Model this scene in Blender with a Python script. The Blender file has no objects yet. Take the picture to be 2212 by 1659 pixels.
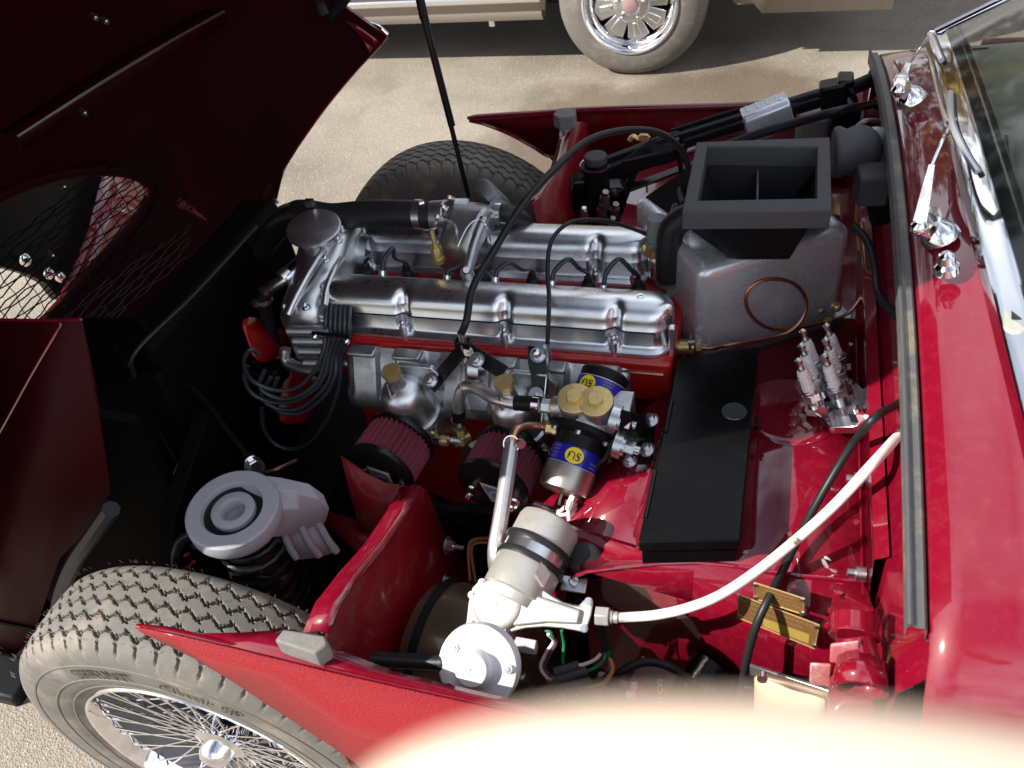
import bpy, bmesh, math, random
from math import sin, cos, pi, radians, sqrt, atan2, exp
from mathutils import Vector as V, Matrix as M
random.seed(7)
S = bpy.context.scene
C = S.collection
# ---------------------------------------------------------------- camera
CAM = V((0.0, 0.0, 1.6634))
CX, CY, FPX = 1106.0, 829.5, 1851.6          # reading grid of the photograph: 2212 x 1659
CR = V((0.95701551, 0.26112054, -0.12624335))
CD = V((0.08672618, -0.67298679, -0.73455249))
CF = V((-0.27676685, 0.69202951, -0.66670478))
cam = bpy.data.cameras.new('camera'); camo = bpy.data.objects.new('camera', cam); C.objects.link(camo)
camo.matrix_world = M(((CR.x, -CD.x, -CF.x, CAM.x), (CR.y, -CD.y, -CF.y, CAM.y), (CR.z, -CD.z, -CF.z, CAM.z), (0, 0, 0, 1)))
cam.sensor_width = 36.0; cam.lens = 36.0 * FPX / 2212.0
cam.clip_start = 0.005; cam.clip_end = 500
cam.dof.use_dof = True; cam.dof.focus_distance = 1.55
cam.dof.aperture_fstop = (cam.lens / 1000.0) / 0.0030
S.camera = camo
# ---------------------------------------------------------------- world and sun
KX, KY = 1.05, 0.70                            # sun travels (+KX, +KY, -1)
W = bpy.data.worlds.new('World'); S.world = W; W.use_nodes = True
nt = W.node_tree; N = nt.nodes; L = nt.links
for n in list(N): N.remove(n)
sky = N.new('ShaderNodeTexSky'); sky.sky_type = 'NISHITA'; sky.sun_disc = False
SEL = atan2(1.0, sqrt(KX*KX+KY*KY)); sky.sun_elevation = SEL; sky.sun_rotation = atan2(-KX, -KY) % (2*pi)
sky.air_density = 1.2; sky.dust_density = 2.0
tc = N.new('ShaderNodeTexCoord'); sep = N.new('ShaderNodeSeparateXYZ'); L.new(tc.outputs['Generated'], sep.inputs[0])
mx = N.new('ShaderNodeMath'); mx.operation = 'MAXIMUM'; L.new(sep.outputs['Z'], mx.inputs[0]); mx.inputs[1].default_value = 0.0
ad = N.new('ShaderNodeMath'); ad.operation = 'ADD'; L.new(mx.outputs[0], ad.inputs[0]); ad.inputs[1].default_value = 0.25
dv = N.new('ShaderNodeVectorMath'); dv.operation = 'DIVIDE'; L.new(tc.outputs['Generated'], dv.inputs[0]); L.new(ad.outputs[0], dv.inputs[1])
nz = N.new('ShaderNodeTexNoise'); nz.inputs['Scale'].default_value = 0.9; nz.inputs['Detail'].default_value = 4; nz.inputs['Roughness'].default_value = 0.5
L.new(dv.outputs[0], nz.inputs['Vector'])
rp = N.new('ShaderNodeValToRGB'); rp.color_ramp.elements[0].position = 0.40; rp.color_ramp.elements[1].position = 0.66
rp.color_ramp.elements[1].color = (0.9, 0.9, 0.9, 1)
L.new(nz.outputs['Fac'], rp.inputs[0])
mixc = N.new('ShaderNodeMix'); mixc.data_type = 'RGBA'; L.new(rp.outputs[0], mixc.inputs['Factor']); L.new(sky.outputs[0], mixc.inputs['A'])
mixc.inputs['B'].default_value = (21.0, 22.0, 24.0, 1)
bg = N.new('ShaderNodeBackground'); bg.inputs['Strength'].default_value = 0.05; L.new(mixc.outputs['Result'], bg.inputs['Color'])
out = N.new('ShaderNodeOutputWorld'); L.new(bg.outputs[0], out.inputs['Surface'])
sl = bpy.data.lights.new('sun', 'SUN'); sl.energy = 5.0; sl.angle = radians(0.55); sl.color = (1.0, 0.95, 0.86)
so = bpy.data.objects.new('sun', sl); C.objects.link(so); so.location = (-6, -4, 8)
so.rotation_euler = V((KX, KY, -1.0)).to_track_quat('-Z', 'Y').to_euler()
S.view_settings.view_transform = 'Standard'; S.view_settings.look = 'None'; S.view_settings.gamma = 1.0
S.view_settings.use_curve_mapping = False; S.view_settings.exposure = 0.9
S.cycles.max_bounces = 8
# ---------------------------------------------------------------- reading helper: photo pixel + one known coordinate -> point in the place
def at(px, py, x=None, y=None, z=None):
    r = CR*(px-CX) + CD*(py-CY) + CF*FPX
    if z is not None: l = (z-CAM.z)/r.z
    elif y is not None: l = (y-CAM.y)/r.y
    else: l = (x-CAM.x)/r.x
    return CAM + r*l
YC = 1.163                                      # centre line of the red car
# ---------------------------------------------------------------- materials
MATS = {}
def mat(name, col, metal=0.0, rough=0.5, coat=0.0, coat_rough=0.03, var=0.0, vscale=40.0, bump=0.0, bscale=300.0, bdist=0.001, rvar=0.0, dirt=None, dirt_amt=0.0, dirt_scale=25.0, spec=0.5, emit=None, aniso=0.0, trans=0.0, ior=1.45, alpha=1.0, coat_ior=1.5):
    m = bpy.data.materials.new(name); m.use_nodes = True; t = m.node_tree; n = t.nodes; l = t.links
    b = n['Principled BSDF']
    b.inputs['Metallic'].default_value = metal; b.inputs['Roughness'].default_value = rough
    b.inputs['Coat Weight'].default_value = coat; b.inputs['Coat IOR'].default_value = coat_ior; b.inputs['Coat Roughness'].default_value = coat_rough
    b.inputs['Specular IOR Level'].default_value = spec; b.inputs['IOR'].default_value = ior
    b.inputs['Transmission Weight'].default_value = trans; b.inputs['Alpha'].default_value = alpha
    b.inputs['Anisotropic'].default_value = aniso
    cn = n.new('ShaderNodeTexCoord')
    c4 = (col[0], col[1], col[2], 1)
    b.inputs['Base Color'].default_value = c4
    if emit: b.inputs['Emission Color'].default_value = (*emit[:3], 1); b.inputs['Emission Strength'].default_value = emit[3]
    last = None
    if var:
        x = n.new('ShaderNodeTexNoise'); x.inputs['Scale'].default_value = vscale; x.inputs['Detail'].default_value = 6; x.inputs['Roughness'].default_value = 0.62
        l.new(cn.outputs['Object'], x.inputs['Vector'])
        k = n.new('ShaderNodeMix'); k.data_type = 'RGBA'
        k.inputs['A'].default_value = tuple(v*(1-var) for v in col) + (1,); k.inputs['B'].default_value = tuple(min(1, v*(1+var)) for v in col) + (1,)
        l.new(x.outputs['Fac'], k.inputs['Factor']); last = k.outputs['Result']
    if dirt:
        x = n.new('ShaderNodeTexNoise'); x.inputs['Scale'].default_value = dirt_scale; x.inputs['Detail'].default_value = 8; x.inputs['Roughness'].default_value = 0.7
        l.new(cn.outputs['Object'], x.inputs['Vector'])
        r = n.new('ShaderNodeValToRGB'); r.color_ramp.elements[0].position = 0.5; r.color_ramp.elements[1].position = 0.72
        r.color_ramp.elements[1].color = (dirt_amt,)*3 + (1,)
        l.new(x.outputs['Fac'], r.inputs[0])
        k = n.new('ShaderNodeMix'); k.data_type = 'RGBA'; l.new(r.outputs[0], k.inputs['Factor'])
        if last: l.new(last, k.inputs['A'])
        else: k.inputs['A'].default_value = c4
        k.inputs['B'].default_value = (*dirt, 1); last = k.outputs['Result']
    if last: l.new(last, b.inputs['Base Color'])
    if rvar:
        x = n.new('ShaderNodeTexNoise'); x.inputs['Scale'].default_value = 30; x.inputs['Detail'].default_value = 8; x.inputs['Roughness'].default_value = 0.7
        l.new(cn.outputs['Object'], x.inputs['Vector'])
        r = n.new('ShaderNodeMapRange'); r.inputs['To Min'].default_value = max(0.02, rough-rvar); r.inputs['To Max'].default_value = rough+rvar
        r.inputs['From Min'].default_value = 0.3; r.inputs['From Max'].default_value = 0.7
        l.new(x.outputs['Fac'], r.inputs['Value']); l.new(r.outputs[0], b.inputs['Roughness'])
    if bump:
        x = n.new('ShaderNodeTexNoise'); x.inputs['Scale'].default_value = bscale; x.inputs['Detail'].default_value = 4
        l.new(cn.outputs['Object'], x.inputs['Vector'])
        u = n.new('ShaderNodeBump'); u.inputs['Strength'].default_value = bump; u.inputs['Distance'].default_value = bdist
        l.new(x.outputs['Fac'], u.inputs['Height']); l.new(u.outputs[0], b.inputs['Normal'])
    MATS[name] = m
    return m
RED = mat('red_paint', (0.165, 0.002, 0.014), rough=0.42, coat=1.0, coat_ior=1.8, coat_rough=0.05, var=0.06, vscale=8, dirt=(0.30, 0.14, 0.07), dirt_amt=0.08, dirt_scale=60, spec=0.08)
REDIN = mat('red_inner_paint', (0.15, 0.002, 0.007), rough=0.42, spec=.15, coat=0.15, coat_rough=0.12, var=0.2, vscale=14, dirt=(0.11, 0.055, 0.03), dirt_amt=0.6, dirt_scale=11)
REDSHADE = mat('shade_darkened_red', (0.030, 0.001, 0.0025), rough=0.55, var=0.25, vscale=10, spec=0.12)  # shade under the bonnet put into the paint: red darkened almost to black
REDTEX = mat('red_stonechip_paint', (0.22, 0.004, 0.009), rough=0.5, spec=.2, coat=0.35, coat_rough=0.2, var=0.15, vscale=200, bump=0.8, bscale=420, bdist=0.003)
REDENG = mat('red_engine_enamel', (0.38, 0.008, 0.008), rough=0.35, coat=0.4, var=0.15, vscale=60, dirt=(0.08, 0.02, 0.01), dirt_amt=0.3)
ALU = mat('polished_aluminium', (0.76, 0.78, 0.81), metal=1, rough=0.29, rvar=0.04, var=0.05, vscale=60, bump=0.05, bscale=28, bdist=0.002)
ALUS = mat('satin_aluminium_sheet', (0.66, 0.68, 0.72), metal=0.6, rough=0.27, rvar=0.06, var=0.06, vscale=20, bump=0.08, bscale=14, bdist=0.004)
CAST = mat('cast_aluminium', (0.50, 0.51, 0.52), metal=1, rough=0.42, rvar=0.08, var=0.12, vscale=70, bump=0.3, bscale=500, bdist=0.0008, dirt=(0.12, 0.10, 0.08), dirt_amt=0.4, dirt_scale=45)
CASTG = mat('grey_painted_casting', (0.30, 0.30, 0.33), rough=0.55, var=0.1, vscale=60, bump=0.3, bscale=400, bdist=0.0006, dirt=(0.18, 0.14, 0.1), dirt_amt=0.35, dirt_scale=60)
DIEC = mat('die_cast_zinc', (0.50, 0.485, 0.45), metal=0.6, rough=0.45, var=0.08, vscale=50, bump=0.2, bscale=500, bdist=0.0005, dirt=(0.3, 0.25, 0.18), dirt_amt=0.3, dirt_scale=35)
CHROME = mat('chrome', (0.88, 0.88, 0.9), metal=1, rough=0.07, bump=0.05, bscale=40, bdist=0.002)
STEEL = mat('zinc_plated_steel', (0.68, 0.69, 0.71), metal=1, rough=0.28, var=0.1, vscale=150)
BRASS = mat('brass', (0.68, 0.50, 0.22), metal=0.75, rough=0.34, var=0.15, vscale=90, dirt=(0.25, 0.16, 0.06), dirt_amt=0.4, dirt_scale=120)
COPPER = mat('copper_pipe', (0.55, 0.28, 0.17), metal=1, rough=0.36, var=0.2, vscale=60)
BLACK = mat('black_gloss_enamel', (0.005, 0.005, 0.006), rough=0.25, var=0.3, vscale=30, dirt=(0.05, 0.045, 0.04), dirt_amt=0.15, dirt_scale=160, spec=0.35)
BOXB = mat('black_box_enamel', (0.003, 0.003, 0.0035), rough=0.26, var=0.3, vscale=12, dirt=(0.03, 0.027, 0.025), dirt_amt=0.12, dirt_scale=9, spec=0.13, rvar=0.06)
SATIN = mat('black_satin', (0.008, 0.008, 0.009), rough=0.42, var=0.3, vscale=60, bump=0.2, bscale=350, bdist=0.0005, spec=0.2)
RUBBER = mat('black_rubber', (0.014, 0.014, 0.016), rough=0.42, var=0.25, vscale=50, bump=0.15, bscale=300, bdist=0.0005, spec=0.35)
FOAM = mat('grey_black_rubber_seal', (0.055, 0.055, 0.06), rough=0.7, var=0.25, vscale=60, bump=0.35, bscale=260, bdist=0.001)
SEALM = mat('worn_grey_seal', (0.075, 0.075, 0.075), rough=0.45, var=0.25, vscale=40, bump=0.3, bscale=200, bdist=0.001, dirt=(0.36, 0.27, 0.14), dirt_amt=0.5, dirt_scale=16)
CASE = mat('satin_cast_aluminium', (0.66, 0.68, 0.70), metal=1, rough=0.36, rvar=0.06, var=0.08, vscale=40, bump=0.12, bscale=220, bdist=0.0008, dirt=(0.25, 0.21, 0.16), dirt_amt=0.25, dirt_scale=40)
BLOCKM = mat('weathered_rubber', (0.16, 0.15, 0.14), rough=0.8, var=0.35, vscale=60, bump=0.5, bscale=220, bdist=0.001)
def tyre_mat():
    m = mat('dusty_tyre_rubber', (0.125, 0.116, 0.104), rough=0.75, var=0.25, vscale=45, bump=0.5, bscale=500, bdist=0.0006, dirt=(0.30, 0.26, 0.21), dirt_amt=0.75, dirt_scale=9)
    return m
TYRE = tyre_mat()
TYRED = mat('tyre_rubber_lettering', (0.012, 0.011, 0.010), rough=0.8)
WHITEP = mat('white_plastic', (0.60, 0.60, 0.63), rough=0.35, var=0.04, vscale=30, dirt=(0.5, 0.45, 0.36), dirt_amt=0.15)
CERAM = mat('white_ceramic', (0.88, 0.87, 0.86), rough=0.2, coat=0.4)
CABLEW = mat('white_cable_sleeve', (0.72, 0.68, 0.66), rough=0.45, var=0.1, vscale=60, dirt=(0.35, 0.28, 0.22), dirt_amt=0.5, dirt_scale=50)
MAROON = mat('maroon_filter_gauze', (0.16, 0.022, 0.04), rough=0.75, var=0.3, vscale=200, bump=0.6, bscale=1400, bdist=0.0008)
FANRED = mat('red_fan_paint', (0.30, 0.004, 0.004), rough=0.4, coat=0.3)
BLUEL = mat('blue_label', (0.012, 0.014, 0.30), rough=0.35, coat=0.4)
YELL = mat('yellow_print', (0.80, 0.62, 0.02), rough=0.4)
INK = mat('dark_print', (0.01, 0.01, 0.02), rough=0.5)
LBLP = mat('pale_blue_print', (0.22, 0.25, 0.55), rough=0.5)
WPRINT = mat('silver_print', (0.62, 0.60, 0.58), metal=0.6, rough=0.4)
BADGE = mat('badge_blue', (0.08, 0.13, 0.30), rough=0.4)
BADGEC = mat('badge_cream', (0.50, 0.40, 0.28), rough=0.5)
PLATEM = mat('engraved_brass_plate', (0.20, 0.10, 0.04), metal=0.3, rough=0.42, var=0.2, vscale=50)
PLATEY = mat('brass_plate_field', (0.42, 0.30, 0.07), metal=0.3, rough=0.45, var=0.2, vscale=40)
TAN = mat('tan_leatherette', (0.58, 0.43, 0.28), rough=0.6, var=0.1, vscale=20)
ORANGE = mat('orange_brown_wire', (0.42, 0.17, 0.06), rough=0.5)
GREENW = mat('green_wire', (0.01, 0.20, 0.09), rough=0.4)
REDW = mat('red_wire', (0.45, 0.02, 0.02), rough=0.4)
BRONZE = mat('dark_bronze_paint', (0.15, 0.115, 0.075), metal=0.6, rough=0.28, coat=0.5, var=0.2, vscale=25)
GREYF = mat('grey_trim', (0.22, 0.23, 0.22), rough=0.7, var=0.15, vscale=60, bump=0.2, bscale=400)
LEADM = mat('blue_black_lead', (0.022, 0.025, 0.032), rough=0.34, spec=0.6)
DARKB = mat('deep_shade_black', (0.004, 0.004, 0.004), rough=0.6, spec=0.06)  # shade in the bay and behind the spokes put into a sheenless near-black
SKIN = mat('skin', (0.82, 0.63, 0.49), rough=0.5, var=0.08, vscale=120, bump=0.2, bscale=600, bdist=0.0003)
MAROOND = mat('dull_steel_grey', (0.16, 0.16, 0.17), metal=0.7, rough=0.5, var=0.2, vscale=50)
SILVERP = mat('silver_tan_car_paint', (0.27, 0.24, 0.205), metal=0.25, rough=0.35, coat=1.0, coat_rough=0.05, var=0.05)
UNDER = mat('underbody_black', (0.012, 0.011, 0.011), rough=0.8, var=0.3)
GLASSD = mat('dark_car_glass', (0.02, 0.025, 0.025), rough=0.03, coat=1.0)
# ---------------------------------------------------------------- mesh builder
def catmull(pts, k):
    if k <= 1 or len(pts) < 3: return [V(p) for p in pts]
    p = [V(q) for q in pts]; o = []
    e = [p[0]*2-p[1]] + p + [p[-1]*2-p[-2]]
    for i in range(1, len(e)-2):
        a, b, c, d = e[i-1], e[i], e[i+1], e[i+2]
        for j in range(k):
            t = j/k
            o.append(0.5*((2*b) + (c-a)*t + (2*a-5*b+4*c-d)*t*t + (3*b-a-3*c+d)*t*t*t))
    o.append(p[-1]); return o
def basis(ax):
    ax = V(ax).normalized(); h = V((0, 0, 1)) if abs(ax.z) < 0.9 else V((1, 0, 0))
    u = h.cross(ax).normalized(); w = ax.cross(u); return u, w, ax
def frame(o, ax, up=(0, 0, 1)):
    """matrix: local z along ax, local y towards up"""
    z = V(ax).normalized(); x = V(up).cross(z).normalized(); y = z.cross(x)
    return M(((x.x, y.x, z.x, o[0]), (x.y, y.y, z.y, o[1]), (x.z, y.z, z.z, o[2]), (0, 0, 0, 1)))
class MB:
    def __init__(s, xf=None): s.v = []; s.f = []; s.xf = xf
    def add(s, vs, fs):
        n = len(s.v)
        s.v += [(s.xf @ V(p)) if s.xf else V(p) for p in vs]
        s.f += [tuple(i+n for i in f) for f in fs]; return s
    def box(s, c, d, rot=None):
        hx, hy, hz = d[0]/2, d[1]/2, d[2]/2
        p = [V((x, y, z)) for x in (-hx, hx) for y in (-hy, hy) for z in (-hz, hz)]
        if rot: p = [rot @ q for q in p]
        return s.add([q+V(c) for q in p], [(0, 1, 3, 2), (4, 6, 7, 5), (0, 4, 5, 1), (2, 3, 7, 6), (0, 2, 6, 4), (1, 5, 7, 3)])
    def cyl(s, a, b, r0, r1=None, n=20, caps=True, ph=0.0):
        a = V(a); b = V(b); r1 = r0 if r1 is None else r1; u, w, x = basis(b-a); vs = []
        for c, r in ((a, r0), (b, r1)):
            vs += [c+(u*cos(2*pi*i/n+ph)+w*sin(2*pi*i/n+ph))*r for i in range(n)]
        fs = [(i, (i+1) % n, n+(i+1) % n, n+i) for i in range(n)]
        if caps: fs += [tuple(range(n-1, -1, -1)), tuple(range(n, 2*n))]
        return s.add(vs, fs)
    def hexa(s, a, b, r, ph=0.0): return s.cyl(a, b, r, n=6, ph=ph)
    def lathe(s, prof, o, ax, n=32, a0=0.0, a1=2*pi):
        u, w, x = basis(ax); o = V(o); full = abs(a1-a0-2*pi) < 1e-6; m = n if full else n+1; vs = []
        for r, t in prof:
            vs += [o+x*t+(u*cos(a0+(a1-a0)*i/n)+w*sin(a0+(a1-a0)*i/n))*r for i in range(m)]
        fs = []
        for j in range(len(prof)-1):
            for i in range(n):
                k = (i+1) % m; fs.append((j*m+i, j*m+k, (j+1)*m+k, (j+1)*m+i))
        return s.add(vs, fs)
    def tube(s, pts, r, n=10, k=6, caps=True, closed=False):
        p = catmull(pts, k); rr = r if callable(r) else (lambda t: r); vs = []; u = None; m = len(p)
        for i, q in enumerate(p):
            t = (p[min(i+1, m-1)]-p[max(i-1, 0)]).normalized()
            if u is None: u = basis(t)[0]
            u = (u-t*u.dot(t)).normalized(); w = t.cross(u); ra = rr(i/(m-1))
            vs += [q+(u*cos(2*pi*j/n)+w*sin(2*pi*j/n))*ra for j in range(n)]
        fs = [(i*n+j, i*n+(j+1) % n, (i+1)*n+(j+1) % n, (i+1)*n+j) for i in range(m-1) for j in range(n)]
        if caps: fs += [tuple(range(n-1, -1, -1)), tuple(range((m-1)*n, m*n))]
        return s.add(vs, fs)
    def prism(s, pts, vec):
        p = [V(q) for q in pts]; n = len(p); vec = V(vec)
        return s.add(p+[q+vec for q in p], [tuple(range(n-1, -1, -1)), tuple(range(n, 2*n))]+[(i, (i+1) % n, n+(i+1) % n, n+i) for i in range(n)])
    def poly(s, pts): return s.add(pts, [tuple(range(len(pts)))])
    def grid(s, rows, close_u=False):
        m = len(rows[0]); vs = [p for r in rows for p in r]; fs = []
        for i in range(len(rows)-1):
            for j in range(m if close_u else m-1):
                k = (j+1) % m; fs.append((i*m+j, i*m+k, (i+1)*m+k, (i+1)*m+j))
        return s.add(vs, fs)
    def ball(s, c, r, n=14, sc=(1, 1, 1)):
        rows = []
        for i in range(1, n//2):
            a = pi*i/(n//2); rows.append([V(c)+V((r*sin(a)*cos(2*pi*j/n)*sc[0], r*sin(a)*sin(2*pi*j/n)*sc[1], r*cos(a)*sc[2])) for j in range(n)])
        s.grid(rows, True)
        b = len(s.v)-len(rows)*n
        s.f += [tuple(b+j for j in range(n-1, -1, -1)), tuple(b+(len(rows)-1)*n+j for j in range(n))]
        return s
    def mesh(s, name, m, sharp=38):
        me = bpy.data.meshes.new(name); me.from_pydata([tuple(p) for p in s.v], [], s.f); me.validate()
        bm = bmesh.new(); bm.from_mesh(me); bmesh.ops.recalc_face_normals(bm, faces=bm.faces); bm.to_mesh(me); bm.free()
        me.polygons.foreach_set('use_smooth', [True]*len(me.polygons)); me.set_sharp_from_angle(angle=radians(sharp))
        me.materials.append(m); return me
def tag(o, label=None, cat=None, group=None, kind=None):
    if label: o['label'] = label
    if cat: o['category'] = cat
    if group: o['group'] = group
    if kind: o['kind'] = kind
    return o
def link(name, me, parent=None, bevel=0.0, solid=0.0, segs=2):
    o = bpy.data.objects.new(name, me); C.objects.link(o)
    if solid:
        d = o.modifiers.new('solid', 'SOLIDIFY'); d.thickness = solid; d.offset = 0
    if bevel:
        d = o.modifiers.new('bevel', 'BEVEL'); d.width = bevel; d.segments = segs; d.limit_method = 'ANGLE'; d.angle_limit = radians(35); d.harden_normals = False
    if parent:
        o.parent = parent
        if parent.type == 'EMPTY': o.matrix_parent_inverse = M.Translation(-parent.location)
    return o
def ob(name, mb, m, parent=None, bevel=0.0, solid=0.0, sharp=38, segs=2): return link(name, mb.mesh(name, m, sharp), parent, bevel, solid, segs)
def thing(name, label, cat, loc=(0, 0, 0), group=None):
    o = bpy.data.objects.new(name, None); C.objects.link(o); o.location = loc; o.empty_display_size = 0.05
    return tag(o, label, cat, group)
def struct(name, mb, m, **k): return tag(ob(name, mb, m, **k), kind='structure')
def dup(root, delta, label=None):
    r = root.copy(); C.objects.link(r); r.location = root.location+V(delta)
    if label: r['label'] = label
    for ch in list(root.children):
        c = ch.copy(); C.objects.link(c); c.parent = r; c.matrix_parent_inverse = ch.matrix_parent_inverse.copy()
        for g in ch.children:
            d = g.copy(); C.objects.link(d); d.parent = c; d.matrix_parent_inverse = g.matrix_parent_inverse.copy()
    return r
def text_mb(txt, size, fn, depth=0.0, align='CENTER'):
    """flat lettering: fn maps (x, y) of the lettering to a point"""
    cu = bpy.data.curves.new('lettering', 'FONT'); cu.body = txt; cu.size = size; cu.align_x = align; cu.align_y = 'CENTER'; cu.resolution_u = 3
    o = bpy.data.objects.new('lettering', cu); C.objects.link(o)
    me = bpy.data.meshes.new_from_object(o)
    mb = MB(); mb.add([fn(v.co.x, v.co.y) for v in me.vertices], [tuple(p.vertices) for p in me.polygons])
    bpy.data.objects.remove(o); bpy.data.meshes.remove(me); return mb
def nut(mb, p, ax, r=0.0065, h=0.007, dome=True):
    p = V(p); ax = V(ax).normalized()
    mb.cyl(p, p+ax*0.0015, r*1.45, n=12); mb.hexa(p+ax*0.0015, p+ax*h, r)
    if dome: mb.lathe([(r*0.86, 0), (r*0.8, r*0.5), (r*0.5, r*0.9), (r*0.001, r*1.05)], p+ax*h, ax, n=10)
    else: mb.cyl(p+ax*h, p+ax*(h+0.006), r*0.5, n=8)
    return mb
# ================================================================ SETTING: ground
def ground_mat():
    m = bpy.data.materials.new('worn_tarmac'); m.use_nodes = True; t = m.node_tree; n = t.nodes; l = t.links; b = n['Principled BSDF']
    b.inputs['Roughness'].default_value = 0.78
    cn = n.new('ShaderNodeTexCoord')
    def noise(sc, det=6, ro=0.6):
        x = n.new('ShaderNodeTexNoise'); x.inputs['Scale'].default_value = sc; x.inputs['Detail'].default_value = det; x.inputs['Roughness'].default_value = ro
        l.new(cn.outputs['Object'], x.inputs['Vector']); return x.outputs['Fac']
    def mix(f, a, c, ty='MIX'):
        k = n.new('ShaderNodeMix'); k.data_type = 'RGBA'; k.blend_type = ty
        if isinstance(f, float): k.inputs['Factor'].default_value = f
        else: l.new(f, k.inputs['Factor'])
        for q, s in ((a, 'A'), (c, 'B')):
            if isinstance(q, tuple): k.inputs[s].default_value = (*q, 1)
            else: l.new(q, k.inputs[s])
        return k.outputs['Result']
    def ramp(f, a, c):
        r = n.new('ShaderNodeMapRange'); r.inputs['From Min'].default_value = a; r.inputs['From Max'].default_value = c; l.new(f, r.inputs['Value']); return r.outputs[0]
    v = n.new('ShaderNodeTexVoronoi'); v.inputs['Scale'].default_value = 210; l.new(cn.outputs['Object'], v.inputs['Vector'])
    sp = n.new('ShaderNodeSeparateColor'); l.new(v.outputs['Color'], sp.inputs[0])
    base = mix(ramp(noise(.75, 4), 0.40, 0.60), (0.165, 0.134, 0.102), (0.31, 0.27, 0.225))
    base = mix(ramp(sp.outputs[0], 0.0, 1.0), base, mix(0.35, base, (0.10, 0.085, 0.07)))
    base = mix(ramp(sp.outputs[1], 0.94, 0.99), base, (0.38, 0.34, 0.28))
    base = mix(ramp(noise(260, 3), 0.60, 0.75), base, (0.09, 0.075, 0.06))
    base = mix(ramp(noise(2.3, 9, 0.7), 0.60, 0.70), base, mix(0.35, base, (0.08, 0.065, 0.05)))
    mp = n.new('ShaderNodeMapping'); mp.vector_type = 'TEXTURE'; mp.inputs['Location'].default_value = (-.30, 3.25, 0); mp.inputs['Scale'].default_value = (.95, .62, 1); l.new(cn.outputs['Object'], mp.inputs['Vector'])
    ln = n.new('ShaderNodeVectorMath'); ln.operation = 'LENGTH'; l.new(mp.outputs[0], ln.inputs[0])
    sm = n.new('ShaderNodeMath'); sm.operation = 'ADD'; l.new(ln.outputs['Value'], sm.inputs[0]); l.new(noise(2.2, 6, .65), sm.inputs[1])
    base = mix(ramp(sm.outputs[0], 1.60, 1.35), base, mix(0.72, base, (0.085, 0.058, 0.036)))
    l.new(base, b.inputs['Base Color'])
    bu = n.new('ShaderNodeBump'); bu.inputs['Strength'].default_value = 0.55; bu.inputs['Distance'].default_value = 0.004
    l.new(v.outputs['Distance'], bu.inputs['Height'])
    bu2 = n.new('ShaderNodeBump'); bu2.inputs['Strength'].default_value = 0.35; bu2.inputs['Distance'].default_value = 0.006
    l.new(noise(38, 5), bu2.inputs['Height']); l.new(bu.outputs[0], bu2.inputs['Normal']); l.new(bu2.outputs[0], b.inputs['Normal'])
    return m
g = MB(); g.poly([(-120, -120, 0), (120, -120, 0), (120, 120, 0), (-120, 120, 0)])
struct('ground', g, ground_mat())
# ================================================================ trees beyond the parked car (they show in the paint and the glass)
BARK = mat('bark', (0.07, 0.05, 0.035), rough=0.9, var=0.3, vscale=12, bump=0.6, bscale=30, bdist=0.02)
LEAFS = [mat('leaf_green_dark', (0.035, 0.06, 0.015), rough=0.6, var=0.3, vscale=2), mat('leaf_autumn_gold', (0.22, 0.14, 0.03), rough=0.6, var=0.35, vscale=2)]
def tree(x, y, hgt, rad, lm, label, seed):
    r = random.Random(seed); t = thing('broadleaf_tree', label, 'tree', (x, y, 0), 'trees behind the parked car')
    k = MB(); top = V((x+r.uniform(-.3, .3), y, hgt*0.55)); k.tube([(x, y, 0), (x+.1, y, hgt*.25), top], lambda q: 0.24*(1-q*.6), n=10)
    for i in range(9):
        a = r.uniform(0, 2*pi); s = V((x, y, hgt*r.uniform(.25, .5))); e = s+V((cos(a)*rad*.7, sin(a)*rad*.7, hgt*r.uniform(.15, .35)))
        k.tube([s, (s+e)/2+V((0, 0, .3)), e], lambda q: 0.09*(1-q*.8), n=7)
    ob('trunk', k, BARK, t)
    c = MB(); cl = [(V((x+r.gauss(0, .42)*rad, y+r.gauss(0, .42)*rad, hgt*r.uniform(.22, .97))), rad*r.uniform(.22, .42)) for _ in range(26)]
    for o, q in cl:
        for _ in range(230):
            d = V((r.gauss(0, 1), r.gauss(0, 1), r.gauss(0, 1))).normalized()*q*r.uniform(.55, 1.05); p = o+d; s = r.uniform(.08, .19)
            u = V((r.gauss(0, 1), r.gauss(0, 1), r.gauss(0, .6))).normalized(); w = u.cross(V((r.gauss(0, 1), r.gauss(0, 1), r.gauss(0, 1))).normalized())
            c.add([p-u*s, p+w*s*.6, p+u*s, p-w*s*.6], [(0, 1, 2, 3)])
    ob('crown', c, lm, t)
tree(-5.5, 13.0, 8.5, 2.8, LEAFS[0], 'dark green broadleaf tree standing behind the parked silver car, left of its fellows', 1)
tree(-0.8, 12.2, 7.6, 2.6, LEAFS[1], 'golden leaved tree behind the parked silver car, between two other trees', 2)
tree(3.6, 11.6, 8.2, 3.0, LEAFS[1], 'broad golden tree beyond the windscreen of the red car', 3)
tree(8.5, 12.6, 9.0, 3.0, LEAFS[0], 'tall dark green tree furthest to the rear of the red car', 4)
# ================================================================ parked silver car behind
OX, OY, OR = -0.684, 3.97, 0.331
pc = thing('parked_car', 'silver-tan car with bright alloy wheel and chrome sill strip parked behind the red car', 'car', (OX-1.3, OY+0.8, 0))
yf = OY-0.06
def body_rows(y0, y1):
    prof = [(-3.35, 0.45), (-3.3, 0.78), (-2.9, 0.9), (-2.35, 0.93), (-1.95, 1.32), (-1.2, 1.38), (-0.75, 0.98), (0.0, 0.9), (0.45, 0.75), (0.55, 0.5)]
    return prof
b = MB()
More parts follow.
